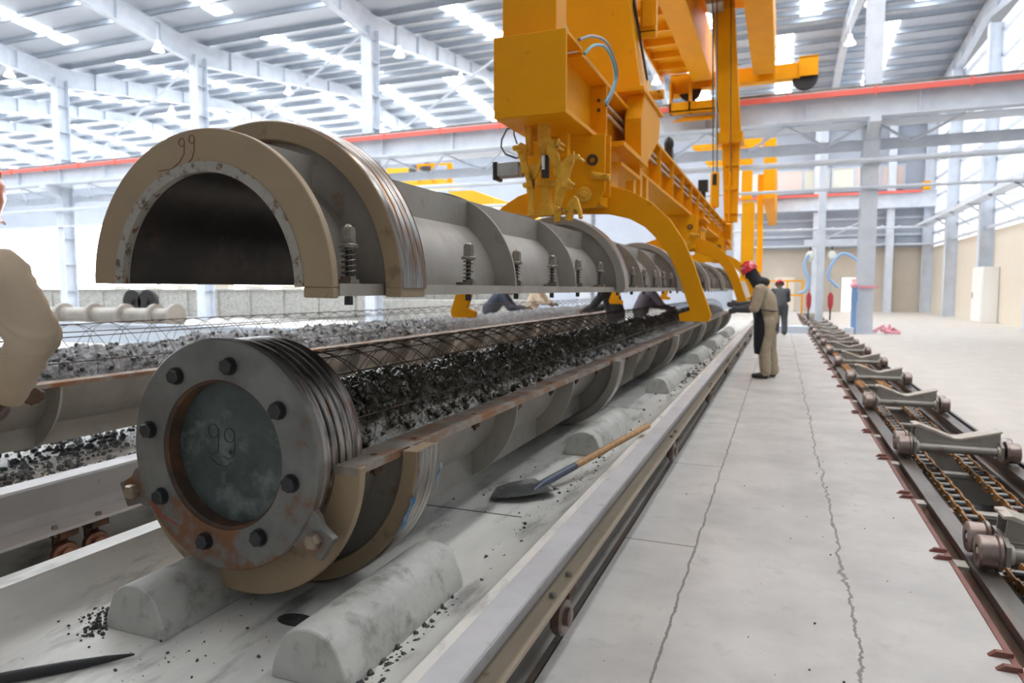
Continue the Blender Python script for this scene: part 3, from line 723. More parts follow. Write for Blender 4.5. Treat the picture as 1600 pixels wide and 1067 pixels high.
# ---------------------------------------------------------------- concrete in the moulds
def concrete_fill(name, lab, x0, z0, y0, y1, top, yfine, seed, m, side=.0, lumps=900):
    rows = []; y = y0; prf = lambda u: (1 - abs(u) ** 1.9)
    while y < y1:
        rows.append(y); y += .0125 if y < yfine else (.022 if y < yfine + 4 else .05)
    n = 72; vs = []; hw = RI - .006
    for y in rows:
        fade = min(1, (y - y0) / .12); 
        for j in range(n + 1):
            u = -1 + 2 * j / n; x = u * hw
            p = Vector((x, y, seed))
            h = top * prf(u) - .015 + side * u
            h += .05 * noise.noise(p * 2.1) * (1 - u * u)
            h += .036 * noise.noise(p * 7.5) + .020 * noise.noise(p * 19) + .008 * noise.noise(p * 40)
            d = noise.voronoi(p * 24)[0]; h += .020 * max(0, .55 - d[0]) * 1.6
            d = noise.voronoi(p * 9 + Vector((3, 1, 7)))[0]; h += .030 * max(0, .5 - d[0])
            h = h * (1 - abs(u) ** 14) + (-.03) * abs(u) ** 14
            h -= (1 - fade) * .10
            ox = .010 * noise.noise(p * 31 + Vector((9, 0, 0))) * (1 - u * u); oy = .012 * noise.noise(p * 27 + Vector((0, 5, 0)))
            vs.append((x + ox, y + oy, h))
    fs = [(i * (n + 1) + j, i * (n + 1) + j + 1, (i + 1) * (n + 1) + j + 1, (i + 1) * (n + 1) + j) for i in range(len(rows) - 1) for j in range(n)]
    # skirt down into the shell
    b = MB(); b.add(vs, fs)
    k = len(vs)
    prof = [(hw * math.cos(PI * q / 12), -hw * math.sin(PI * q / 12)) for q in range(13)]
    b.add([(x, y0, z) for x, z in prof], [list(range(13))]).add([(x, y1 - .02, z) for x, z in prof], [list(range(13))])
    # loose lumps on top
    rnd = random.Random(seed)
    for q in range(lumps):
        y = y0 + .1 + (min(y1, yfine + 3) - y0 - .2) * rnd.random() ** 1.6; u = rnd.uniform(-.92, .92)
        s = .004 + .017 * rnd.random() ** 2.2; h = top * prf(u) - .012 + side * u + .05 * noise.noise(Vector((u * hw, y, seed)) * 2.1) * (1 - u * u) + .035 * noise.noise(Vector((u * hw, y, seed)) * 7.5)
        c = Vector((u * hw, y, h + s * .5)); vv = []
        ico = [(0, 0, 1), (.89, 0, .45), (.28, .85, .45), (-.72, .53, .45), (-.72, -.53, .45), (.28, -.85, .45), (.72, .53, -.45), (-.28, .85, -.45), (-.89, 0, -.45), (-.28, -.85, -.45), (.72, -.53, -.45), (0, 0, -1)]
        vv = [c + Vector(p) * s * rnd.uniform(.7, 1.3) for p in ico]
        b.add(vv, [(0, 1, 2), (0, 2, 3), (0, 3, 4), (0, 4, 5), (0, 5, 1), (1, 6, 2), (2, 7, 3), (3, 8, 4), (4, 9, 5), (5, 10, 1), (6, 7, 2), (7, 8, 3), (8, 9, 4), (9, 10, 5), (10, 6, 1), (11, 7, 6), (11, 8, 7), (11, 9, 8), (11, 10, 9), (11, 6, 10)])
    me = bpy.data.meshes.new(name); me.from_pydata(b.v, [], b.f)
    o = link(name, me, m, None, (x0, 0, z0), smooth=55)
    return tag(o, lab, 'concrete', kind='stuff')
concrete_fill('fresh_concrete', 'dark wet lumpy concrete filling the near mould', XL1, ZL1, 1.965, 18.9, .175, 5.2, 11, 'wet_concrete', side=-.02, lumps=4200)
mat('wet_concrete_grey', (.14, .145, .15), .25, 0, dirt=((.035, .036, .036), 26, .44, .60), rust=((.22, .23, .24), 40, .60, .72), bump=(110, .9), spec=.7)
concrete_fill('fresh_concrete', 'paler grey lumpy concrete heaped in the second mould', -4.54, ZL1, -.85, 19.3, .17, 5.5, 23, 'wet_concrete_grey', lumps=3000)

# ---------------------------------------------------------------- reinforcement cages
def cage(lab, x0, z0, y0, y1, r, bars, pitch):
    t = thing('reinforcement_cage', lab, 'cage', (x0, 0, z0))
    for k in range(bars):
        a = R(14) + R(152) * k / (bars - 1)
        b = MB(); pts = []
        yy = y0
        while yy < y1 + .01:
            pts.append((r * math.cos(a) + .006 * math.sin(yy * 1.3 + k), yy, r * math.sin(a) + .007 * math.sin(yy * .9 + 2 * k))); yy += .5
        b.tube(pts, .004, 6); b.build('long_bar', 'rebar', t)
    for sgn in (1, -1):
        b = MB(); turns = (y1 - y0) / pitch; q = 0
        while q < turns:
            pts = []
            for k in range(15):
                a = R(-8) + R(196) * k / 14; aa = a if sgn > 0 else PI - a
                pts.append(((r + .006) * math.cos(aa), y0 + (q + k / 14 * .52) * pitch, (r + .006) * math.sin(aa)))
            b.tube(pts, .0022, 4); q += 1 if q * pitch < 9 else 1.5
        b.build('spiral_wire', 'rebar', t)
    return t
cage('wire reinforcement cage arching out of the dark concrete of the near mould', XL1, ZL1 + .02, 1.99, 18.7, .295, 5, .18)
cage('wire reinforcement cage standing over the pale concrete of the second mould', -4.54, ZL1 + .02, -.7, 19.2, .30, 5, .26)

# ---------------------------------------------------------------- clods, shovel, bar
ICO = [(0, 0, 1), (.89, 0, .45), (.28, .85, .45), (-.72, .53, .45), (-.72, -.53, .45), (.28, -.85, .45), (.72, .53, -.45), (-.28, .85, -.45), (-.89, 0, -.45), (-.28, -.85, -.45), (.72, -.53, -.45), (0, 0, -1)]
ICF = [(0, 1, 2), (0, 2, 3), (0, 3, 4), (0, 4, 5), (0, 5, 1), (1, 6, 2), (2, 7, 3), (3, 8, 4), (4, 9, 5), (5, 10, 1), (6, 7, 2), (7, 8, 3), (8, 9, 4), (9, 10, 5), (10, 6, 1), (11, 7, 6), (11, 8, 7), (11, 9, 8), (11, 10, 9), (11, 6, 10)]
def clods(name, lab, spots, seed, m='clod', z=BZ):
    rnd = random.Random(seed); b = MB()
    for cx_, cy_, sx, sy, n, smin, smax in spots:
        for q in range(n):
            x = rnd.gauss(cx_, sx); x = min(x, -.93) if z > 0 and x > -2 else x; y = rnd.gauss(cy_, sy); s = smin + (smax - smin) * rnd.random() ** 3
            b.add([Vector((x, y, z + s * .45)) + Vector(p) * s * rnd.uniform(.6, 1.35) for p in ICO], ICF)
    return tag(b.build(name, m, smooth=0), lab, 'clods', kind='stuff')
clods('concrete_crumbs', 'black concrete crumbs scattered over the right side of the near bed', [(-1.035, 1.62, .045, .12, 260, .003, .013), (-1.01, 1.95, .05, .22, 150, .002, .012), (-1.0, 2.6, .06, .4, 80, .002, .009), (-1.0, 3.4, .07, .4, 80, .003, .010), (-.98, 4.1, .06, .45, 200, .003, .013), (-1.02, 5.2, .07, .6, 60, .004, .012), (-1.03, 8.6, .08, .8, 110, .008, .025), (-1.0, 9.5, .07, .6, 60, .01, .03), (-1.02, 12.5, .06, 1.2, 80, .01, .03)], 3)
clods('concrete_crumbs', 'black concrete crumbs heaped left of the front left cradle', [(-2.09, 1.66, .04, .07, 210, .002, .011), (-2.06, 1.56, .025, .05, 170, .002, .010), (-2.16, 1.60, .03, .05, 40, .002, .008), (-1.75, 1.45, .13, .16, 45, .0015, .006), (-1.55, 1.8, .12, .2, 22, .002, .007), (-1.5, 2.9, .12, .6, 25, .002, .008)], 5)
clods('concrete_crumbs', 'grey concrete crumbs strewn over the bed of the second mould', [(-4.25, 2.75, .22, .35, 420, .003, .026), (-4.65, 3.4, .2, .4, 420, .004, .028), (-3.72, 2.2, .10, .4, 100, .003, .02), (-3.85, 3.4, .15, .8, 300, .004, .028), (-3.7, 5.5, .14, 1.4, 150, .006, .03)], 6, 'wet_concrete_grey')
clods('floor_grit', 'specks of grit on the walkway floor', [(-.05, 4.6, .35, 1.6, 26, .002, .006), (.1, 2.9, .3, .5, 12, .0015, .004), (.55, 4.5, .15, .9, 10, .002, .006)], 8, z=0)
b = MB(); n = 18
b.lathe([(.07, 0), (.06, .002), (0, .0025)], (0, 0, 0), 'Z', 22)
for i, v in enumerate(b.v): b.v[i] = (v[0] * 1.0, v[1] * .6, v[2])
o = b.build('wet_patch', 'clod', loc=(-1.49, 1.80, BZ + .0005)); tag(o, 'dark flat splash of slurry on the bed between the front cradles', 'splash')

def shovel():
    A, H0, H1 = Vector((-1.37, 3.24, BZ + .012)), Vector((-1.10, 3.60, BZ + .055)), Vector((-.80, 4.52, .475))
    t = thing('shovel', 'shovel with wooden handle lying on the bed, its handle end on the steel channel', 'shovel', (0, 0, 0))
    d = (H0 - A); d.z = 0; d.normalize(); s = Vector((d.y, -d.x, 0))
    out = [(-.03, 0), (.02, .055), (.07, .10), (.16, .122), (.30, .125), (.33, .12), (.345, .05), (.345, .0)]
    rows = []
    b = MB(); vs = []; cols = 8
    for u, w in out[:-1]:
        for j in range(cols + 1):
            q = -1 + 2 * j / cols
            vs.append(A + d * u + s * (w * q) + Vector((0, 0, .004 + .026 * q * q * (w / .125) + (.03 * max(0, (u - .2) / .14) if abs(q) < .3 else 0))))
    k = len(vs); vs += [v + Vector((0, 0, .0035)) for v in vs]
    nr = len(out) - 1; fs = []
    for i in range(nr - 1):
        for j in range(cols):
            a = i * (cols + 1) + j
            fs += [(a, a + cols + 1, a + cols + 2, a + 1), (k + a, k + a + 1, k + a + cols + 2, k + a + cols + 1)]
    for i in range(nr - 1):
        for j in (0, cols):
            a = i * (cols + 1) + j; fs.append((a, a + cols + 1, k + a + cols + 1, k + a))
    b.add(vs, fs); b.build('blade', 'shovel_steel', t, label='dark steel blade')
    P0 = A + d * .30 + Vector((0, 0, .034)); P1 = P0 + (H1 - P0) * .27
    b = MB(); b.tube([P0 - (P1 - P0) * .25 + Vector((0, 0, -.012)), P0, P0 + (P1 - P0) * .3, P1], .02, 14, rs=[.012, .022, .0225, .0215]); b.build('socket', 'socket_blue', t, label='blue grey socket')
    b = MB(); b.tube([P1 - (H1 - P1) * .05, P1, P1 + (H1 - P1) * .5, H1 - (H1 - P1) * .01, H1], .018, 14, rs=[.018, .0205, .02, .02, .017])
    h = b.build('handle', 'wood', t, label='pale wooden handle')
shovel()
b = MB(); p, q = at(-30, 1066, Z=BZ + .02), at(210, 1022, Z=BZ + .012)
pts = [p + (q - p) * t_ for t_ in (0, .3, .55, .8, 1)]
b.tube(pts, .02, 12, rs=[.016, .016, .015, .011, .003]); tag(b.build('steel_rod', 'rubber_black'), 'dark pointed steel rod lying at the bottom left of the near bed', 'rod')
# ================================================================== OVERHEAD CRANE
crane = thing('overhead_crane', 'yellow double girder overhead crane above the moulds', 'crane', (0, 0, 0))
def cbox(name, m, x0, x1, y0, y1, z0, z1, par, bev=.01, label=None):
    b = MB(); b.box(x0, x1, y0, y1, z0, z1); return b.build(name, m, par, smooth=0, bev=bev, label=label)
for x0, x1 in ((-2.78, -2.18), (-.98, -.36)):
    b = MB(); b.box(x0, x1, -.3, YB - .9, 7.85, 9.1); b.prism([(YB - .9, 7.85), (YB + .1, 8.25), (YB + .1, 9.1), (YB - .9, 9.1)], 'X', x0, x1)
    b.build('girder', 'yellow', crane, smooth=0, bev=.01)
# walkway with ribs left of the first girder
b = MB(); b.box(-3.75, -2.8, -.3, YB - .4, 8.3, 8.36)
w = b.build('service_walkway', 'yellow', crane, smooth=0)
for k in range(21):
    b = MB(); b.box(-3.75, -2.8, .2 + k * 1.08, .34 + k * 1.08, 8.12, 8.3); b.build('walkway_rib', 'yellow', w, smooth=0)
b = MB(); b.box(-3.78, -3.74, -.3, YB - .4, 8.05, 8.4); b.build('walkway_edge', 'yellow', w, smooth=0)
ec = MB(); ec.box(-3.2, .35, YB - .2, YB + .2, 7.84, 8.3)
e = ec.build('end_carriage', 'yellow', crane, smooth=0, bev=.01)
for x0, x1, z0, z1 in ((.3, .85, 7.86, 8.42), (-3.55, -2.98, 7.7, 8.3)):
    b = MB(); b.box(x0, x1, YB - .26, YB - .22, z0, z1).box(x0, x1, YB + .22, YB + .26, z0, z1).box(x0, x1, YB - .26, YB + .26, z1 - .03, z1 + .03); b.build('wheel_housing', 'yellow', e, smooth=0)
for x in (.5, -2.95):
    b = MB(); b.ringlathe([(.08, -.09), (.36, -.09), (.36, -.06), (.30, -.05), (.30, .05), (.36, .06), (.36, .09), (.08, .09)], (x, YB, 7.86), 'Y', 32); b.lathe([(0, -.12), (.1, -.12), (.1, .12), (0, .12)], (x, YB, 7.86), 'Y', 16)
    b.build('wheel', 'black', e)
b = MB(); b.box(-3.5, -2.0, YB - .75, YB - .3, 7.0, 7.05).box(-3.5, -2.0, YB - .75, YB - .7, 6.98, 7.3).box(-3.5, -3.44, YB - .75, YB - .28, 7.0, 8.0).box(-2.06, -2.0, YB - .75, YB - .28, 7.0, 8.0).box(-2.9, -2.84, YB - .75, YB - .28, 7.0, 8.0)
b.build('service_cradle', 'yellow', crane, smooth=0)
for k in range(4):
    b = MB(); b.box(-3.4 + k * .1, -2.1, YB - .72 + k * .1, YB - .68 + k * .1, 6.7 - .0 + k * .06, 6.74 + k * .06)
    b.build('cradle_step', 'yellow', crane, smooth=0)
for q in ((-2.05, -1.7, 9.0, 9.6, 8.3, 9.12), (-1.9, -1.5, 17.5, 18.1, 8.2, 9.12)):
    b = MB(); b.box(*q); b.build('trolley_motor', 'steel_grey', crane, bev=.02)
b = MB(); b.box(-2.3, -.9, 3.9, 20.4, 9.1, 9.3).box(-2.6, -.5, 4.2, 4.6, 9.1, 9.6).box(-2.6, -.5, 7.4, 7.8, 9.1, 9.6).box(-2.6, -.5, 17.4, 17.9, 9.1, 9.6); b.build('trolley_frame', 'yellow', crane, smooth=0)

# ================================================================== LIFTING BEAM
lb = thing('lifting_beam', 'long yellow lifting beam with claw arms gripping the upper half mould', 'lifting beam', (0, 0, 0))
bx0, bx1 = -1.96, -1.42
b = MB(); b.box(bx0, bx1, 4.62, 4.65, 2.60, 3.165).box(bx0, bx1, 4.65, 5.03, 2.60, 2.63).box(bx0, bx1, 4.65, 5.03, 3.14, 3.165).box(bx0 + .14, bx1 - .14, 4.65, 5.03, 2.63, 3.14)
eb = b.build('end_block', 'yellow', lb, smooth=0, bev=.004)
b = MB(); b.box(bx1 - .141, bx1 - .132, 4.9, 4.92, 2.84, 2.88); b.build('slot', 'rust_dark', eb, smooth=0)
b = MB(); b.box(bx0 + .14, bx1 - .14, 5.03, 19.6, 2.635, 3.10); b.build('beam_web', 'yellow', lb, smooth=0)
b = MB(); b.box(bx0, bx1, 5.03, 19.6, 2.60, 2.635); b.build('lower_flange', 'yellow', lb, smooth=0, bev=.004)
b = MB(); b.box(bx0, bx1, 5.03, 19.6, 3.10, 3.135); b.build('upper_flange', 'yellow', lb, smooth=0, bev=.004)
b = MB(); b.box(bx1 - .145, bx1 - .002, 5.80, 5.83, 2.635, 3.10); cp = b.build('cheek_plate', 'yellow', lb, smooth=0, bev=.004)
b = MB()
for z in (2.98, 2.90): b.cyl((bx1 - .07, 5.796, z), (bx1 - .07, 5.801, z), .016, 12)
b.build('plate_hole', 'rust_dark', cp)
for k in range(13):
    y = 6.5 + k * 1.05
    if y < 7.7: continue
    for s_ in (0, 1):
        x0, x1 = (bx1 - .145, bx1 - .004) if s_ == 0 else (bx0 + .004, bx0 + .145)
        cbox('stiffener', 'yellow', x0, x1, y, y + .03, 2.64, 3.10, lb, 0)
# bracket at the mast foot
b = MB(); b.prism([(6.62, 2.64), (6.72, 2.56), (7.0, 2.66), (7.62, 3.0), (7.66, 3.2), (7.45, 3.26), (6.75, 3.26), (6.6, 3.0)], 'X', bx1 - .02, bx1 + .14); b.build('mast_bracket', 'yellow', lb, smooth=0, bev=.008)
b = MB(); b.box(bx1 - .4, bx1 + .16, 6.6, 7.75, 3.26, 3.30); b.build('bracket_cap', 'yellow', lb, smooth=0, bev=.004)
b = MB(); b.cyl((bx1 + .02, 7.52, 3.45), (bx1 + .2, 7.52, 3.45), .05, 14).box(bx1 - .02, bx1 + .04, 7.40, 7.62, 3.3, 3.6); b.build('bracket_pin', 'yellow_worn', lb)
for zc in (2.99, 2.91):
    b = MB(); b.cyl((bx1 - .055, 5.84, zc), (bx1 - .055, 19.2, zc), .017, 10); b.build('conduit', 'steel_grey', lb, label='silver conduit pipe')
b = MB(); b.prism([(19.0, 2.45), (19.7, 2.45), (19.7, 3.3), (19.0, 3.1)], 'X', bx0 - .05, bx1 + .14); b.build('end_block', 'yellow', lb, smooth=0, bev=.01)
b = MB(); b.box(bx1 - .12, bx1 - .02, 9.6, 9.75, 3.135, 3.3).sphere((bx1 - .07, 9.65, 3.36), (.07, .09, .1)); b.build('camera_housing', 'black', lb)
b = MB(); b.cyl((bx1 - .07, 14.1, 3.13), (bx1 - .07, 14.1, 3.35), .05, 10).box(bx1 - .16, bx1 + .02, 14.0, 14.2, 3.3, 3.52); b.build('warning_light', 'black', lb)
# masts
b = MB(); b.box(-1.965, -1.55, 4.80, 5.05, 3.165, 9.1); b.build('front_mast', 'yellow', lb, smooth=0, bev=.006)
pa = [at(935, 153, Y=6.9), at(1003, 149, Y=6.9), at(982, 0, Y=6.9), at(876, 0, Y=6.9)]
b = MB(); b.prism([(pa[0].x, 3.28), (pa[1].x, 3.28), (pa[2].x, pa[2].z), (pa[2].x, 9.1), (pa[3].x - .05, 9.1), (pa[3].x - .05, pa[3].z)], 'Y', 6.9, 7.35); mm = b.build('tapered_mast', 'yellow', lb, smooth=0, bev=.006)
b = MB(); b.prism([(pa[1].x + .0, 3.5), (pa[1].x + .02, 3.5), (pa[2].x + .02, 4.3), (pa[2].x + .02, 9.1), (pa[2].x, 9.1), (pa[2].x, 4.25)], 'Y', 7.1, 7.14); b.build('cable_track', 'black', mm, smooth=0)
b = MB(); x0 = pa[2].x
b.box(x0 + .06, x0 + .22, 7.2, 7.3, 4.0, 9.1).box(x0 + .02, x0 + .22, 7.2, 7.26, 3.95, 4.02).box(x0 + .08, x0 + .2, 7.18, 7.22, 4.05, 4.3); b.build('cable_guide', 'yellow', mm, smooth=0, bev=.004)
b = MB()
xt, xb = -1.88, -1.42
b.prism([(xt, 9.1), (xt + .54, 9.1), (xb + .37, 5.15), (xb - .12, 5.15)], 'Y', 18.3, 18.8)
m2 = b.build('rear_mast', 'yellow', lb, smooth=0, bev=.008)
b = MB(); b.box(xb - .20, xb + .42, 18.15, 18.9, 5.05, 5.3)
b.build('mast_collar', 'yellow', m2, smooth=0, bev=.01)
b = MB(); b.prism([(xb - .10, 5.1), (xb + .34, 5.1), (xb + .32, 3.1), (xb + .0, 3.1)], 'Y', 18.45, 18.75)
b.build('mast_slide', 'yellow', m2, smooth=0, bev=.006)
b = MB(); b.box(xb + .10, xb + .14, 18.36, 18.45, 3.1, 5.1)
for z in (3.3, 3.9, 4.5): b.box(xb + .0, xb + .33, 18.38, 18.45, z, z + .08)
b.build('slide_rib', 'yellow', m2, smooth=0)
for i, (dx, r) in enumerate(((-.26, .012), (-.19, .018), (.16, .012))):
    b = MB(); b.cyl((xb + dx - .1, 18.1, 9.0), (xb + dx, 18.1, 4.3), r, 6); b.build('mast_cable', 'steel_grey' if i == 1 else 'black', m2)
# hoses on the end block
for i, (pts, m_) in enumerate(((((905, 62), (920, 57), (938, 66), (950, 92), (956, 118), (952, 145), (946, 165)), 'hose_grey'), (((913, 84), (922, 72), (936, 74), (947, 94), (953, 120), (950, 142), (944, 160)), 'hose_blue'))):
    ps = [at(x, y, X=-1.40 + .03 * i) for x, y in pts]
    b = MB(); q = []
    for k in range(len(ps) - 1):
        p0, p1, p2, p3 = ps[max(k - 1, 0)], ps[k], ps[k + 1], ps[min(k + 2, len(ps) - 1)]
        for s_ in range(5):
            u = s_ / 5; q.append(.5 * ((2 * p1) + (p2 - p0) * u + (2 * p0 - 5 * p1 + 4 * p2 - p3) * u * u + (3 * p1 - p0 - 3 * p2 + p3) * u ** 3))
    q.append(ps[-1]); q = [v + Vector((.05 * math.sin(PI * k / len(q)), 0, 0)) for k, v in enumerate(q)]
    b.tube(q, .012, 8); b.build('hydraulic_hose', m_, lb)
b = MB(); q = [at(x, y, Y=5.0) for x, y in ((806, 196), (792, 202), (784, 218), (783, 230), (790, 241), (806, 247), (815, 246))]; b.tube(q, .007, 8); b.build('hydraulic_hose', 'black', lb)
b = MB(); q = [at(x, y, Y=5.0) for x, y in ((803, 194), (803, 210), (808, 225))]; b.tube(q, .006, 8); b.build('hydraulic_hose', 'black', lb)
# claws: outline of the right arm, traced on its own plane
YCL = 5.66
out = [(908, 300), (948, 288), (985, 298), (1018, 316), (1046, 342), (1068, 375), (1084, 412), (1098, 455), (1111, 492), (1107, 503), (1062, 502), (1060, 491), (1078, 485), (1074, 474), (1062, 436), (1048, 404), (1030, 377), (1008, 355), (982, 341), (950, 334), (908, 334)]
arm = [at(x, y, Y=YCL) for x, y in out]; AX = -1.68
def claw(y, s_):
    b = MB(); b.prism([(AX + (p.x - AX) * s_, p.z) for p in arm], 'Y', y, y + .06)
    c = b.build('claw_arm', 'yellow', lb, smooth=0, bev=.005)
    return c
for y in (YCL, 11.9, 17.4):
    for s_ in (1, -1): claw(y, s_)
    b = MB(); b.box(-1.90, -1.36, y - .28, y - .03, 2.05, 2.60).box(-1.90, -1.36, y + .09, y + .34, 2.05, 2.60); b.prism([(-1.95, 2.03), (-1.40, 2.03), (-1.32, 2.16), (-1.32, 2.6), (-1.98, 2.6), (-1.98, 2.2)], 'Y', y - .31, y - .28)
    h = b.build('claw_housing', 'yellow', lb, smooth=0, bev=.005)
    b = MB(); b.lathe([(0, -.05), (.055, -.05), (.06, -.04), (.06, 0), (0, 0)], (-1.48, y - .30, 2.13), 'Y', 20); hexb(b, (-1.48, y - .35, 2.13), (0, -1, 0), .03, .02); b.build('pivot_pin', 'yellow_worn', h)
    b = MB(); b.ringlathe([(.022, -.025), (.045, -.025), (.045, 0), (.022, 0)], (-1.42, y - .30, 2.40), 'Y', 20); b.lathe([(0, -.004), (.023, -.004), (.023, 0), (0, 0)], (-1.42, y - .305, 2.40), 'Y', 14); b.build('bush', 'rust_dark', h)
    b = MB(); b.cyl((-1.42, y - .34, 2.28), (-1.27, y - .34, 2.25), .026, 12); b.build('guide_bar', 'yellow_worn', h)
    b = MB(); b.box(-1.40, -1.30, y - .22, y - .19, 2.12, 2.6).box(-1.42, -1.24, y + .0, y + 1.1, 2.56, 2.6).box(-1.42, -1.28, y + .1, y + .9, 2.42, 2.45).box(-1.42, -1.28, y + .9, y + .93, 2.42, 2.6); b.build('side_shelf', 'yellow', h, smooth=0)
    b = MB()
    for q in range(3): b.box(-1.5, -1.42, y + 1.3 + q * .35, y + 1.42 + q * .35, 2.2, 2.60)
    b.build('hanger', 'yellow', h, smooth=0)
# clamp gear under the end block
YG = 4.90
def pix(name, m_, pts, y, th, par, bev=.003, label=None):
    b = MB(); b.prism([(p.x, p.z) for p in (at(a, c, Y=y) for a, c in pts)], 'Y', y, y + th); return b.build(name, m_, par, smooth=0, bev=bev, label=label)
cg = pix('clamp_gear', 'yellow_worn', [(838, 281), (869, 281), (869, 289), (856, 291), (858, 318), (866, 336), (834, 338), (845, 316), (846, 291), (838, 290)], YG + .04, .08, lb)
pix('guide_post', 'yellow_worn', [(819, 184), (829, 184), (829, 242), (822, 242)], YG, .07, cg)
pix('guide_post', 'yellow_worn', [(839, 183), (857, 182), (857, 216), (852, 240), (841, 240)], YG - .02, .07, cg)
pix('guide_post', 'yellow', [(872, 206), (887, 206), (887, 245), (874, 245)], YG + .12, .07, cg)
pix('guide_post', 'yellow_worn', [(826, 186), (840, 186), (840, 222), (826, 222)], YG + .1, .03, cg)
pix('link_plate', 'yellow_worn', [(807, 228), (813, 222), (820, 225), (822, 250), (830, 280), (832, 300), (833, 336), (824, 338), (826, 300), (818, 268), (810, 246)], YG - .08, .035, cg)
pix('link_plate', 'yellow_worn', [(826, 262), (834, 262), (844, 246), (848, 250), (842, 266), (834, 282), (833, 336), (827, 336), (828, 285)], YG - .05, .03, cg)
pix('link_plate', 'yellow_worn', [(853, 220), (860, 216), (866, 220), (872, 240), (876, 258), (872, 280), (866, 276), (862, 256), (855, 240)], YG - .10, .035, cg)
pix('link_plate', 'yellow_worn', [(871, 262), (884, 246), (896, 236), (896, 250), (890, 268), (884, 292), (876, 316), (874, 346), (866, 348), (864, 322), (868, 298)], YG - .14, .04, cg)
pix('hook', 'yellow_worn', [(887, 316), (896, 305), (901, 309), (907, 328), (908, 340), (904, 342), (902, 330), (897, 326), (894, 332), (892, 345), (883, 344), (883, 328)], YG - .12, .05, cg)
b = MB()
for (x, y) in ((812, 236), (806, 232), (870, 229), (872, 222), (888, 284), (884, 290), (903, 246), (822, 290), (871, 326)):
    p = at(x, y, Y=YG - .14); hexb(b, p, (0, -1, 0), .022, .03); b.cyl(p, p + Vector((0, .14, 0)), .012, 8)
b.build('clamp_bolt', 'yellow_worn', cg)
b = MB(); b.cyl(at(852, 243, Y=YG - .02), at(852, 278, Y=YG - .02), .03, 14); b.build('clamp_rod', 'bolt_dark', cg)
b = MB(); b.cyl(at(849, 243, Y=YG - .07), at(849, 265, Y=YG - .07), .012, 10); b.build('polished_rod', 'chrome', cg)
p = at(818, 266, Y=5.05)
b = MB(); b.cyl((p.x - .20, 5.05, p.z), (p.x, 5.05, p.z), .055, 20).box(p.x - .2, p.x - .02, 4.99, 5.11, p.z - .045, p.z + .06); cy = b.build('cylinder', 'steel_grey', lb, bev=.004, label='silver pneumatic cylinder')
b = MB(); b.box(p.x - .235, p.x - .2, 4.985, 5.115, p.z - .07, p.z + .07); b.build('cylinder_cap', 'black', cy, bev=.006)
b = MB(); b.box(p.x - .02, p.x + .12, 5.0, 5.1, p.z - .03, p.z + .03); b.build('cylinder_rod', 'yellow_worn', cy)

# hook block on cables
hb = thing('hook_block', 'yellow hook block hanging on cables beside the rear mast', 'hook block', (-1.55, 17.2, 3.75))
b = MB(); b.box(-.10, .10, -.12, .12, -.42, .42); b.build('block_body', 'yellow', hb, bev=.05)
b = MB(); b.box(-.05, .05, -.14, -.12, .1, .36); b.build('sheave_slot', 'black', hb, bev=.01)
b = MB(); b.tube([(0, 0, -.4), (0, 0, -.5), (.05, 0, -.56), (.03, 0, -.63), (-.04, 0, -.62), (-.06, 0, -.57)], .022, 10); b.build('hook', 'black', hb)
for x in (-.05, .05):
    b = MB(); b.cyl((x, 0, .4), (x - .12, 0, 5.3), .012, 6); b.build('cable', 'black', hb)

# second crane behind
c2 = thing('overhead_crane', 'second yellow crane in the bay behind the valley columns', 'crane', (0, 0, 0))
P = lambda x, y, Y: at(x, y, Y=Y)
def pbox(name, x0, y0, x1, y1, Y, dy, m_='yellow', par=c2):
    a, c = P(x0, y1, Y), P(x1, y0, Y); return cbox(name, m_, a.x, c.x, Y, Y + dy, a.z, c.z, par, .01)
b = MB(); a = P(1192, 310, 32); c = P(1213, 215, 32); b.box(a.x, c.x, 32, YW - 1.2, a.z + .0, c.z); b.build('girder', 'yellow', c2, smooth=0)
pbox('end_carriage', 1156, 233, 1190, 218, 33, 1.2)
for k in range(7):
    b = MB(); a = P(1082 + k * 5, 227 + k * 6, 30 + k * 1.6); b.box(a.x, a.x + 2.2, a.y, a.y + .3, a.z - .15, a.z)
    b.build('walkway_rib', 'yellow', c2, smooth=0)
pbox('mast', 1158, 242, 1176, 312, 31, .6); pbox('mast', 1182, 272, 1194, 360, 34, .5)
l2 = thing('lifting_beam', 'second yellow lifting beam far behind, seen right of the rear mast', 'lifting beam', (0, 0, 0))
pbox('hanger_post', 1157, 315, 1179, 418, 29, .7, 'yellow', l2); pbox('hanger_post', 1181, 360, 1192, 425, 33, .6, 'yellow', l2)
a = P(1160, 425, 29); b = MB(); b.box(a.x - .1, a.x + .5, 29, 38, a.z - .35, a.z + .1); b.build('beam', 'yellow', l2, smooth=0)
# yellow machine far left
ym = thing('lifting_beam', 'bright yellow sloping frame in the far left bay behind the upper mould', 'lifting beam', (0, 0, 0))
pbox_ = lambda pts, Y, dy, n_, m_='yellow_bright': MB().prism([(p.x, p.z) for p in (P(x, y, Y) for x, y in pts)], 'Y', Y, Y + dy).build(n_, m_, ym, smooth=0)
pbox_([(602, 263), (640, 262), (664, 272), (706, 284), (706, 287), (664, 292), (612, 290)], 31, 1.5, 'frame')
pbox_([(700, 299), (738, 297), (772, 309), (772, 318), (735, 320), (716, 316)], 28, 1.5, 'frame')
pbox_([(776, 316), (800, 316), (858, 352), (800, 352)], 30, 1.0, 'frame')
b = MB()
for x in (654, 676, 701, 705): b.bar(P(x, 258, 30.8), P(x, 285, 30.8), .12, .12)
b.bar(P(652, 258, 30.8), P(706, 256, 30.8), .1, .1); b.build('handrail', 'yellow', ym, smooth=0)
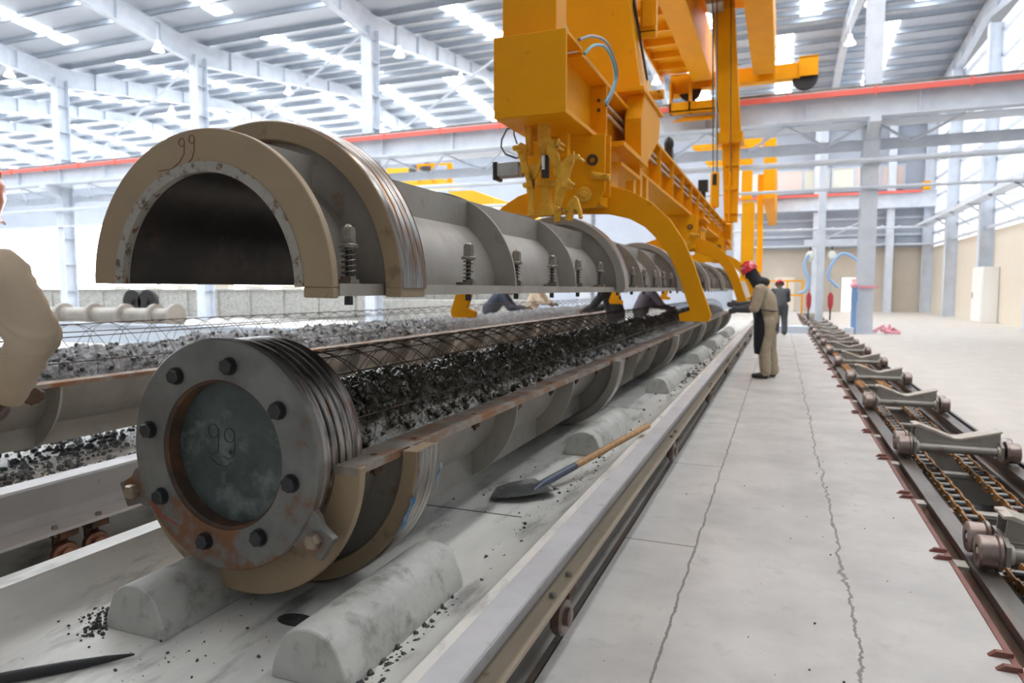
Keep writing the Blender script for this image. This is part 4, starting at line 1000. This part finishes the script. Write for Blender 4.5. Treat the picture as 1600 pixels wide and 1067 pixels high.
b = MB(); q = P(648, 266, 31.2); b.sphere(q, (.35, .3, .3)); q = P(668, 266, 31.2); b.sphere(q, (.4, .3, .4)); b.build('motor', 'grey_cloth', ym)
# ================================================================== TROLLEY LINE
Y0T, Y1T = 1.2, 42.5
def rail(x, lab, flip):
    b = MB(); b.prism([(-.065, -.13), (.065, -.13), (.065, -.118), (.02, -.10), (.02, -.05), (.05, -.035), (.05, 0), (-.05, 0), (-.05, -.035), (-.02, -.05), (-.02, -.10), (-.065, -.118)], 'Y', Y0T, Y1T)
    tag(b.build('trolley_rail', 'rail_steel', loc=(x, 0, -.01), smooth=0), lab, 'rail')
rail(.985, 'worn steel trolley rail beside the walkway', 1)
rail(1.735, 'worn steel trolley rail on the far side of the pit', -1)
b = MB(); b.box(.83, .852, Y0T, Y1T, -.12, .006).box(.852, .90, Y0T, Y1T, -.12, -.11)
t = b.build('edge_angle', 'red_oxide', smooth=0); tag(t, 'red oxide steel angle with pairs of lugs along the walkway edge of the pit', 'angle')
k = 0
for q in range(30):
    yy = 2.86 + 1.105 * q
    for dy in (0, .105):
        b = MB(); b.prism([(.765, .0), (.845, .0), (.845, .022), (.79, .022)], 'Y', yy + dy, yy + dy + .022); b.build('lug', 'red_oxide', t, smooth=0)
    b = MB(); b.box(.85, .93, yy + .02, yy + .12, -.045, -.03); b.build('tie_plate', 'pit_beam', t, smooth=0)
b = MB(); b.box(1.81, 1.835, Y0T, Y1T, -.12, .004); tag(b.build('edge_angle', 'rail_steel', smooth=0), 'dark steel angle along the outer edge of the pit', 'angle')
for q in range(34):
    y = 2.0 + 1.12 * q
    b = MB(); b.box(.855, 1.805, y, y + .09, -.165, -.14).box(.9, 1.79, y + .028, y + .042, -.38, -.165)
    tag(b.build('pit_crossbeam', 'pit_beam', smooth=0), '%s cross beam from the front spanning the trolley pit' % (ORD[q] if q < 20 else 'far ' + ORD[q - 20]), 'crossbeam', 'cross beams of the trolley pit')
def chain(x, lab):
    t = thing('drive_chain', lab, 'chain', (x, 0, -.115))
    y = Y0T + .3; k = 0; P_ = .16
    far = MB()
    while y < 36:
        w = .040 if k % 2 else .050
        if y > 2.2 and y < 11.5:
            b = MB()
            for s_ in (1, -1): b.box(s_ * w - .004, s_ * w + .004, y - .02, y + P_ + .02, -.030, .030)
            b.build('link', 'chain_link', t, smooth=0)
            b = MB(); b.cyl((-.036, y, 0), (.036, y, 0), .022, 12).cyl((-.066, y, 0), (.066, y, 0), .012, 10); b.build('roller', 'chain_roller', t) if k < 99 else None
        else:
            for s_ in (1, -1): far.box(s_ * w - .004, s_ * w + .004, y - .02, y + P_ + .02, -.024, .024)
            far.cyl((-.066, y, 0), (.066, y, 0), .018, 8)
        y += P_; k += 1
    o = far.build('link_run', 'chain_link', t, smooth=0); o['kind'] = 'stuff'
    return t
chain(1.20, 'rusty orange drive chain on the walkway side of the pit')
chain(1.53, 'rusty orange drive chain on the outer side of the pit')

def trolley(y, lab):
    t = thing('cradle_trolley', lab, 'trolley', (1.36, y, 0), group='cradle trolleys on the pit rails')
    zc = .085
    for s_ in (-1, 1):
        for dy in (-.105, .105):
            b = MB(); x = s_ * .375
            prof = [(.035, -.045), (.074, -.045), (.08, -.038), (.08, .03), (.092, .036), (.092, .05), (.035, .05)]
            if s_ > 0: prof = [(r, -h) for r, h in prof]
            b.ringlathe(prof, (x, dy, zc), 'X', 28)
            b.lathe([(0, -.03), (.036, -.03), (.036, .03), (0, .03)], (x, dy, zc), 'X', 20)
            w = b.build('wheel', 'wheel_steel', t)
            b = MB(); e = x + s_ * .031; hexb(b, (e, dy, zc), (s_, 0, 0), .018, .014); b.lathe([(.0, -.002), (.03, -.002), (.03, .002), (0, .002)], (e, dy, zc), 'X', 18); b.build('hub', 'trolley_top', w)
        b = MB(); x = s_ * .30
        b.prism([(-.16, zc - .05), (.16, zc - .05), (.16, zc + .05), (.10, zc + .075), (-.10, zc + .075), (-.16, zc + .05)], 'X', x - .012, x + .012); b.build('side_plate', 'trolley', t, smooth=0, bev=.003)
    for dy in (-.11, .11):
        b = MB(); b.cyl((-.29, dy, zc), (.29, dy, zc), .034, 18); b.build('axle_tube', 'trolley', t)
        for s_ in (-1, 1):
            b = MB(); b.lathe([(0, -.008), (.05, -.008), (.05, .008), (0, .008)], (s_ * .28, dy, zc), 'X', 18); b.build('axle_flange', 'trolley_top', t)
    b = MB(); b.box(-.29, .29, -.09, -.075, zc - .03, zc + .05).box(-.29, .29, .075, .09, zc - .03, zc + .05).box(-.29, .29, -.09, .09, zc + .045, zc + .055); b.build('frame', 'trolley', t, smooth=0)
    v = [(-.31, zc + .18), (-.27, zc + .185), (-.02, zc + .088), (.03, zc + .088), (.31, zc + .165), (.31, zc + .15), (.03, zc + .07), (-.02, zc + .07), (-.28, zc + .165), (-.31, zc + .165)]
    b = MB(); b.prism(v, 'Y', -.085, .085); b.build('cradle_top', 'trolley_top', t, smooth=0, bev=.002)
    for dy in (-.08, .065):
        b = MB(); b.prism([(-.30, zc + .05), (.30, zc + .05), (.30, zc + .15), (.03, zc + .075), (-.02, zc + .075), (-.29, zc + .168)], 'Y', dy, dy + .012); b.build('cradle_side', 'trolley', t, smooth=0)
    return t
ty = [4.03, 6.50, 8.92, 11.3, 13.7, 16.1, 18.5, 20.9, 23.3, 25.7, 28.1, 30.5, 32.9, 35.3]
tlab = ['cradle trolley nearest the camera, cut off by the right edge'] + ['%s cradle trolley back along the pit rails' % ORD[k] for k in range(1, 14)]
proto = trolley(ty[0], tlab[0])
for y, l in zip(ty[1:], tlab[1:]):
    c = copy_tree(proto); c.location.y = y; c['label'] = l

# ================================================================== far workplace with hoses
fr = thing('hoist_frame', 'grey frame carrying two small hoists at the far end of the pit rails', 'frame', (0, 0, 0))
YF = 30.0
b = MB(); b.box(.80, 3.0, YF - .1, YF + .1, 3.08, 3.36); b.build('crossbar', 'white_steel', fr, smooth=0)
b = MB(); b.box(1.28, 1.56, YF - .12, YF + .12, 0, 8.0); b.build('post', 'white_steel', fr, smooth=0)
for i, x in enumerate((1.03, 1.83)):
    t = thing('chain_hoist', 'small cream hoist with red grip, %s of two on the grey frame' % ('left' if i == 0 else 'right'), 'hoist', (x, YF, 2.7))
    b = MB(); b.sphere((0, 0, 0), (.16, .14, .22), 14, 10).box(-.1, .1, -.12, .12, -.1, .12); b.build('hoist_body', 'hoist_white', t)
    b = MB(); b.cyl((0, 0, .18), (0, 0, .40), .02, 6); b.build('hanger', 'black', t)
    b = MB(); b.cyl((0, 0, -.2), (0, 0, -1.55), .012, 6); b.build('chain', 'steel_grey', t)
    b = MB(); b.tube([(0, 0, -1.45), (.0, 0, -1.6), (0, 0, -1.95), (0, 0, -2.15)], .1, 10, rs=[.05, .11, .10, .04]); b.build('grip', 'hoist_red', t)
    b = MB(); b.cyl((0, 0, -2.1), (0, 0, -2.55), .03, 8); b.build('hook', 'black', t)
def spl(ps, n=6):
    q = []
    for k in range(len(ps) - 1):
        p0, p1, p2, p3 = ps[max(k - 1, 0)], ps[k], ps[k + 1], ps[min(k + 2, len(ps) - 1)]
        for s_ in range(n):
            u = s_ / n; q.append(.5 * ((2 * p1) + (p2 - p0) * u + (2 * p0 - 5 * p1 + 4 * p2 - p3) * u * u + (3 * p1 - p0 - 3 * p2 + p3) * u ** 3))
    return q + [ps[-1]]
for i, (pts, lab) in enumerate((([(1263, 398), (1257, 412), (1259, 425), (1264, 440), (1258, 454), (1248, 458)], 'blue air hose looping down from the left hoist'),
        ([(1310, 449), (1302, 442), (1294, 432), (1297, 418), (1309, 401), (1320, 396), (1336, 404), (1346, 418), (1350, 440), (1351, 470)], 'blue air hose arching from the right hoist to the column'))):
    b = MB(); b.tube(spl([at(x, y, Y=YF - .15) for x, y in pts]), .055, 8); tag(b.build('air_hose', 'hose_air'), lab, 'hose')
b = MB(); b.box(2.05, 2.19, YC - .5, YC - .36, .05, 1.5); b.box(2.03, 2.21, YC - .55, YC - .5, 1.0, 1.3)
tag(b.build('air_post', mat('post_blue', (.20, .36, .62), .5), smooth=0), 'blue service post strapped to the rightmost valley column', 'post')
b = MB(); b.ringlathe([(.36, -.04), (.385, -.04), (.385, .04), (.36, .04)], (2.45, YC, 1.45), 'Z', 4 * 6); b.sphere((2.1, YC - .42, 1.5), (.13, .12, .1))
tag(b.build('ribbon', 'pink'), 'pink ribbon tied round the rightmost valley column', 'ribbon')
b = MB()
for k in range(7): b.tube([(3.05, YC - .3, .05), (3.05 + .2 * math.cos(k), YC - .3 + .15 * math.sin(k * 2), .18 + .1 * math.sin(k)), (3.05 + .38 * math.cos(k * 1.3), YC - .3 + .2 * math.sin(k), .05)], .045, 6)
tag(b.build('ribbon_heap', 'pink'), 'heap of pink tape on the floor beside the column base', 'tape')
b = MB(); b.box(-.75, .82, 23.2, 23.9, 0, .22)
tag(b.build('step_beam', 'white_steel', smooth=0), 'pale low beam lying across the far end of the walkway', 'beam')
b = MB(); b.box(1.86, 2.1, 23.3, 23.8, 0, .2)
tag(b.build('step_beam', 'white_steel', smooth=0), 'short pale beam beside the rightmost valley column base', 'beam')
gr = thing('guard_rail', 'orange guard rail at the far wall behind the walkway', 'rail', (0, 0, 0))
for x in (-.7, .3, 1.1):
    b = MB(); b.box(x - .05, x + .05, 42, 42.1, 0, 1.9); b.build('post', 'yellow', gr, smooth=0)
for z in (1.0, 1.8):
    b = MB(); b.box(-.7, 1.15, 41.97, 42.02, z, z + .1); b.build('bar', 'yellow', gr, smooth=0)

# ================================================================== far left
b = MB(); b.box(-46, -9.5, 26.2, 26.5, 0, 1.32).box(-46, -9.5, 26.1, 26.6, 1.32, 1.40)
for k in range(18): b.box(-46 + k * 2, -45.9 + k * 2, 26.12, 26.2, 0, 1.32)
tag(b.build('low_wall', 'concrete_cradle', smooth=0), 'long low pale wall across the far left of the hall', 'wall')
b = MB(); b.box(-16.5, -9.5, 25.0, 26.0, 0, .95)
tag(b.build('concrete_block', 'concrete_cradle', bev=.02), 'pale concrete block in front of the low wall behind the hanging mould', 'block')
b = MB(); b.box(-26, -7.5, 12.6, 12.65, .02, .50).box(-26, -7.5, 12.55, 12.8, .46, .50).box(-26, -7.5, 12.5, 12.75, 0, .05)
tag(b.build('channel_beam', mat('beam_blue', (.60, .66, .74), .5), smooth=0), 'pale blue steel beam lying across the far left behind the second mould', 'beam')
lm = thing('stacked_mould', 'pale grey closed mould lying behind the pale blue beam far left', 'mould', (-18.3, 14.5, .62))
b = MB(); b.cyl((-6.5, 0, 0), (2.4, 0, 0), .22, 20); b.build('shell', 'mould_grey', lm)
for x in (-5, -3.6, -2.2, -.9, .4, 1.6, 2.35):
    b = MB(); b.ringlathe([(.215, -.05), (.34, -.05), (.34, .05), (.215, .05)], (x, 0, 0), 'X', 28); b.build('support_ring', 'mould_grey', lm)
for i, x in enumerate((-20.6, -19.9)):
    b = MB(); b.lathe([(0, -.06), (.42, -.06), (.42, .06), (0, .06)], (x, 17.0, .95), 'Y', 28); b.lathe([(0, -.14), (.1, -.14), (.1, .14), (0, .14)], (x, 17.0, .95), 'Y', 16)
    b.box(x - .3, x + .3, 16.85, 17.15, 0, .56)
    tag(b.build('mould_end_plate', 'bolt_dark'), '%s dark round end plate standing behind the grey closed mould' % ('left' if i == 0 else 'right'), 'end plate', 'end plates far left')
rnd = random.Random(4)
for i in range(9):
    x = -33 + i * 2.2; w = rnd.uniform(.5, 1.2)
    b = MB(); b.box(x, x + w, 26.15, 26.55, 1.402, 1.402 + rnd.uniform(.12, .3))
    tag(b.build('timber_offcut', 'block_cream', smooth=0), '%s timber offcut from the left on top of the low pale wall' % ORD[i], 'timber', 'offcuts on the low wall')

# ================================================================== PEOPLE
def blob(name, m, cones, balls=(), voxel=.012, parent=None, smooth=6, rough=0, label=None, cut=None):
    """round cones and ellipsoids fused into one continuous surface"""
    b = MB()
    for p, q, r1, r2 in cones:
        p, q = Vector(p), Vector(q); n = 6
        b.tube([p + (q - p) * (k / n) for k in range(n + 1)], 0, 14, rs=[r1 + (r2 - r1) * k / n for k in range(n + 1)])
        b.sphere(p, r1, 14, 8); b.sphere(q, r2, 14, 8)
    for c, r in balls: b.sphere(c, r, 18, 12)
    me = bpy.data.meshes.new(name); me.from_pydata(b.v, [], b.f)
    bm = bmesh.new(); bm.from_mesh(me); bmesh.ops.recalc_face_normals(bm, faces=bm.faces); bm.to_mesh(me); bm.free()
    o = bpy.data.objects.new('tmp', me); COL.objects.link(o)
    r = o.modifiers.new('r', 'REMESH'); r.mode = 'VOXEL'; r.voxel_size = voxel
    s = o.modifiers.new('s', 'SMOOTH'); s.iterations = smooth; s.factor = .5
    bpy.context.view_layer.update()
    ev = o.evaluated_get(bpy.context.evaluated_depsgraph_get()); me2 = bpy.data.meshes.new_from_object(ev)
    bpy.data.objects.remove(o); bpy.data.meshes.remove(me)
    if rough:
        for v in me2.vertices:
            c = v.co; q = noise.noise(Vector((c.x * 5, c.y * 5, c.z * 19 + 9 * c.x + 2.5 * noise.noise(c * 5)))); v.co += v.normal * rough * (.9 - 1.8 * abs(q) + .5 * noise.noise(c * 6))
    me2.name = name
    return link(name, me2, m, parent, smooth=80, label=label)
def lerp(a, b_, t): return Vector(a) + (Vector(b_) - Vector(a)) * t
def hand(w, d, side, curl, sc=1.0):
    """palm, four unequal bent fingers and a thumb; w wrist, d direction, side = thumb side"""
    w, d, side = Vector(w), Vector(d).normalized(), Vector(side); side = (side - d * side.dot(d)).normalized(); n = d.cross(side)
    L = []
    for k, (o_, ln) in enumerate(((.033, .072), (.011, .082), (-.011, .077), (-.031, .060))):
        base = w + (d * .092 + side * o_) * sc
        L.append((w + side * o_ * .5 * sc, base, .017 * sc, .0125 * sc))
        p = base; dd = d.copy(); rr = .0105 * sc
        for seg in (.45, .32, .23):
            dd = (dd + n * curl).normalized(); q = p + dd * ln * seg * sc * 1.05; L.append((p, q, rr, rr * .92)); p = q; rr *= .92
    p = w + (d * .03 + side * .03) * sc; q = p + (d * .035 + side * .028 + n * .01) * sc; r_ = q + (d * .035 + side * .010 + n * .016) * sc
    L += [(w + d * .01, p, .02 * sc, .017 * sc), (p, q, .015 * sc, .0125 * sc), (q, r_, .0125 * sc, .010 * sc)]
    return L
def person(label, root, j, wear, vox=.014, rz=0.0, helmet='helmet_red', hood=None, apron=False, glove=None, boots=True, sleeve=None, fine=False):
    """j: joints (head, neck, chest, pelvis, shoulder/elbow/wrist l r, hip/knee/ankle l r, toe l r)"""
    t = thing('person', label, 'person', root, (0, 0, rz), 'workers')
    H = Vector(j['head']); nk = Vector(j['neck']); ch = Vector(j['chest']); pv = Vector(j['pelvis'])
    face = Vector(j['face']).normalized()
    up = (H - nk).normalized(); sd = face.cross(up).normalized()
    cones = [(nk, H - up * .03, .055, .06), (ch, nk, .12, .062), (pv, ch, .135, .14)]
    balls = [(H + up * .02, (.082, .082, .11)), (H + face * .03 - up * .045, (.06, .06, .065))]
    cones += [(H + face * .085 + up * .012, H + face * .105 - up * .02, .012, .018), (H + face * .075 - up * .062 - sd * .018, H + face * .075 - up * .062 + sd * .018, .014, .014), (H + face * .07 + up * .03 - sd * .035, H + face * .07 + up * .03 + sd * .035, .015, .015)]
    for s_ in (1, -1): balls.append((H + sd * .08 * s_ + up * .0, (.022, .022, .034)))
    for s_ in 'lr':
        sh, el, wr = (Vector(j[k + s_]) for k in ('sh_', 'el_', 'wr_'))
        hp, kn, an, to = (Vector(j[k + s_]) for k in ('hip_', 'kn_', 'an_', 'toe_'))
        cones += [(lerp(ch, nk, .5), sh, .09, .065), (sh, el, .058, .044), (el, wr, .043, .030), (pv, hp, .11, .095), (hp, kn, .092, .06), (kn, an, .058, .042), (an, to, .045, .035)]
        d = (wr - el).normalized(); side = Vector(j.get('thumb_' + s_, (0, 0, 1)))
        cones += hand(wr, d + Vector(j.get('bend_' + s_, (0, 0, 0))), side, .22)
    blob('body', 'skin', cones, balls, min(vox, .011), t)
    # clothes follow the same bones
    cl = [(ch, lerp(nk, ch, .25), .155, .10), (pv, ch, .165, .168)]
    for s_ in 'lr':
        sh, el, wr = (Vector(j[k + s_]) for k in ('sh_', 'el_', 'wr_'))
        hp, kn, an = (Vector(j[k + s_]) for k in ('hip_', 'kn_', 'an_'))
        k = j.get('loose', 1.0)
        cl += [(lerp(ch, nk, .4), sh, .115, .085 * k), (sh, el, .082 * k, .07 * k), (el, lerp(el, wr, .93), .07 * k, .046 * k), (pv, hp, .135, .115), (hp, kn, .115, .09), (kn, lerp(kn, an, .93), .088, .082)]
    blob('coverall', wear, cl, (), vox, t, smooth=4, rough=.008)
    for s_ in 'lr':
        an, to = Vector(j['an_' + s_]), Vector(j['toe_' + s_])
        g = [(an + Vector((0, 0, .02)), an - Vector((0, 0, .02)), .056, .052), (an - Vector((0, 0, .03)), to, .048, .042)]
        blob('boot', 'black', g, (), .011, t)
    if glove:
        for s_ in 'lr':
            el, wr = Vector(j['el_' + s_]), Vector(j['wr_' + s_]); d = (wr - el).normalized()
            g = [(lerp(el, wr, .35 if sleeve else .8), wr, .075 if sleeve else .05, .052)]
            g += [(a, c, r1 + .005, r2 + .005) for a, c, r1, r2 in hand(wr, d + Vector(j.get('bend_' + s_, (0, 0, 0))), Vector(j.get('thumb_' + s_, (0, 0, 1))), .22)]
            blob('glove', glove, g, (), .010, t)
    if hood:
        b_ = [(nk - up * .03, H - up * .06, .10, .095), (H - up * .05, H + up * .03, .098, .10)]
        blob('hood', hood, b_, [(nk - face * .06 - up * .01, (.12, .12, .08))], .012, t)
    if helmet:
        b = MB(); prof = [(.001, .135), (.05, .128), (.09, .105), (.118, .06), (.128, .0), (.14, -.008), (.14, -.015), (.122, -.012), (.11, .06), (.05, .115), (.001, .12)]
        b.lathe(prof, (0, 0, 0), 'Z', 28)
        b.add([(-.10, .09, -.004), (-.05, .175, -.03), (.05, .175, -.03), (.10, .09, -.004), (-.10, .09, -.014), (-.05, .175, -.038), (.05, .175, -.038), (.10, .09, -.014)], [(0, 1, 2, 3), (7, 6, 5, 4), (0, 4, 5, 1), (1, 5, 6, 2), (2, 6, 7, 3), (3, 7, 4, 0)])
        b.tube([(0, -.115, .06), (0, -.08, .118), (0, 0, .145), (0, .08, .118), (0, .115, .06)], .014, 8)
        hm = b.build('helmet', helmet, t)
        z = up; y = (face - z * face.dot(z)).normalized(); x = y.cross(z)
        hm.matrix_local = Matrix.Translation(H + up * .05) @ Matrix((x, y, z)).transposed().to_4x4()
    if apron:
        p = j['apron']; b = MB(); n = 8; vs = []
        for (c, hw, off) in p:
            c = Vector(c)
            for k in range(n + 1):
                q = -1 + 2 * k / n
                vs.append(c + Vector((off * (1 - q * q) + .012 * math.sin(5 * q + c.z * 9), hw * q, 0)))
        m = len(p); kk = len(vs); vs += [v + Vector((.012, 0, 0)) for v in vs]
        fs = []
        for i in range(m - 1):
            for k in range(n):
                a = i * (n + 1) + k; fs += [(a, a + 1, a + n + 2, a + n + 1), (kk + a, kk + a + n + 1, kk + a + n + 2, kk + a + 1)]
            for k in (0, n):
                a = i * (n + 1) + k; fs.append((a, a + n + 1, kk + a + n + 1, kk + a))
        b.add(vs, fs); b.build('apron', 'navy', t, smooth=80)
        w = Vector(j['waist']); bb = MB(); bb.tube([w + Vector((.185 * math.cos(2 * PI * k / 20), .20 * math.sin(2 * PI * k / 20), -.02 * math.cos(2 * PI * k / 20))) for k in range(20)], .010, 6, closed=True)
        bb.tube([w + Vector((.18, -.06, 0)), w + Vector((.20, -.05, -.15)), w + Vector((.17, -.06, -.32))], .008, 6); bb.build('apron_string', 'dark_cloth', t)
    return t
# the main worker on the walkway, facing the mould
J = dict(head=(-.20, 0, 1.63), neck=(-.10, .0, 1.47), chest=(-.0, 0, 1.22), pelvis=(.06, 0, .93), face=(-.85, -.1, -.5),
         sh_l=(-.06, -.20, 1.38), el_l=(-.13, -.27, 1.10), wr_l=(-.36, -.20, 1.07), sh_r=(-.06, .20, 1.38), el_r=(-.18, .26, 1.12), wr_r=(-.39, .16, 1.13),
         hip_l=(.05, -.10, .88), kn_l=(.02, -.11, .48), an_l=(.05, -.12, .08), toe_l=(-.12, -.13, .045), hip_r=(.07, .10, .88), kn_r=(.10, .12, .48), an_r=(.16, .16, .08), toe_r=(0, .17, .045),
         apron=[((-.12, 0, 1.26), .12, -.07), ((-.06, 0, 1.12), .185, -.13), ((-.02, 0, 1.0), .205, -.15), ((.0, -.02, .88), .215, -.16), ((.0, -.03, .70), .225, -.14), ((-.03, -.03, .50), .20, -.10), ((-.05, -.03, .38), .13, -.07)],
         waist=(.01, 0, 1.06), thumb_l=(0, 0, 1), thumb_r=(0, 0, 1), bend_l=(0, 0, -.1))
person('worker in khaki coverall, dark apron and red helmet bending to the mould on the walkway', (-.24, 11.3, 0), J, 'khaki', helmet='helmet_red', hood='dark_cloth', apron=True, glove='grey_cloth', sleeve=True)
def stand(lean=0.0, reach=.35, twist=0):
    """facing +Y; lean forward"""
    return dict(head=(0, .10 + lean * .55, 1.63 - lean * .35), neck=(0, .05 + lean * .42, 1.47 - lean * .25), chest=(0, .02 + lean * .25, 1.25 - lean * .12), pelvis=(0, 0, .93), face=(0, 1, -.25 - lean),
                sh_l=(-.20, .03 + lean * .36, 1.40 - lean * .2), el_l=(-.27, .10 + reach * .4 + lean * .3, 1.13 - lean * .2), wr_l=(-.20, .12 + reach + lean * .3, 1.02 - lean * .1),
                sh_r=(.20, .03 + lean * .36, 1.40 - lean * .2), el_r=(.27, .10 + reach * .4 + lean * .3, 1.13 - lean * .2), wr_r=(.20, .12 + reach + lean * .3, 1.02 - lean * .1),
                hip_l=(-.10, 0, .88), kn_l=(-.11, .04, .48), an_l=(-.12, 0, .08), toe_l=(-.13, .17, .045), hip_r=(.10, 0, .88), kn_r=(.11, .03, .48), an_r=(.12, -.02, .08), toe_r=(.13, .15, .045))
person('worker half hidden behind the bending worker, only white and red helmet and dark sleeve showing', (.0, 22.2, 0), stand(.35), 'grey_cloth', helmet='helmet_red', rz=R(10))
# between the two beds, behind the hanging mould
person('worker in dark trousers between the moulds, seen under the hanging mould', (-2.82, 12.4, 0), stand(.3), 'dark_cloth', rz=R(75), helmet='helmet_red')
person('worker in purple grey clothes between the moulds, right of the one in dark trousers', (-2.8, 14.6, 0), stand(.45), mat('purple_cloth', (.11, .09, .12), .8), rz=R(-60), helmet='helmet_red')
person('worker in navy jacket leaning over the second mould with bare hands', (-6.05, 14.0, 0), stand(.75, .45), mat('navy_jacket', (.03, .04, .065), .8), rz=R(-80), helmet='helmet_red')
person('worker in khaki standing beyond the second mould with red grip in hand', (-6.3, 17.5, 0), stand(.35), 'khaki_light', rz=R(-95), helmet='helmet_white')
# foreground worker cut by the left edge
J = stand(.12)
ROOT = Vector((-2.70, 1.38, 0))
L_ = lambda x, y, Y: tuple(at(x, y, Y=Y) - ROOT)
J.update(head=(.15, .05, 1.645), neck=(.06, .0, 1.49), chest=(-.11, -.02, 1.25), pelvis=(-.12, -.04, .93), face=(-.35, .9, -.25),
         sh_r=L_(-4, 432, 1.46), el_r=L_(54, 524, 1.55), wr_r=L_(14, 622, 1.66), bend_r=(-.5, .1, -.1), thumb_r=(-.4, .8, .4), sh_l=(-.24, .05, 1.44), el_l=(-.30, .2, 1.18), wr_l=(-.22, .40, 1.02), loose=1.08)
person('worker in khaki sleeve and orange helmet cut off by the left edge', ROOT, J, 'khaki_light', helmet='helmet_orange', vox=.009, fine=True, glove=None)
# ================================================================== LIGHT
w = bpy.data.worlds.new('world'); S.world = w; w.use_nodes = True
bg = w.node_tree.nodes['Background']; bg.inputs['Color'].default_value = (.90, .95, 1, 1); bg.inputs['Strength'].default_value = .25
S.view_settings.view_transform = 'Standard'; S.view_settings.look = 'None'; S.view_settings.gamma = 1
S.view_settings.use_curve_mapping = False
S.view_settings.exposure = .66
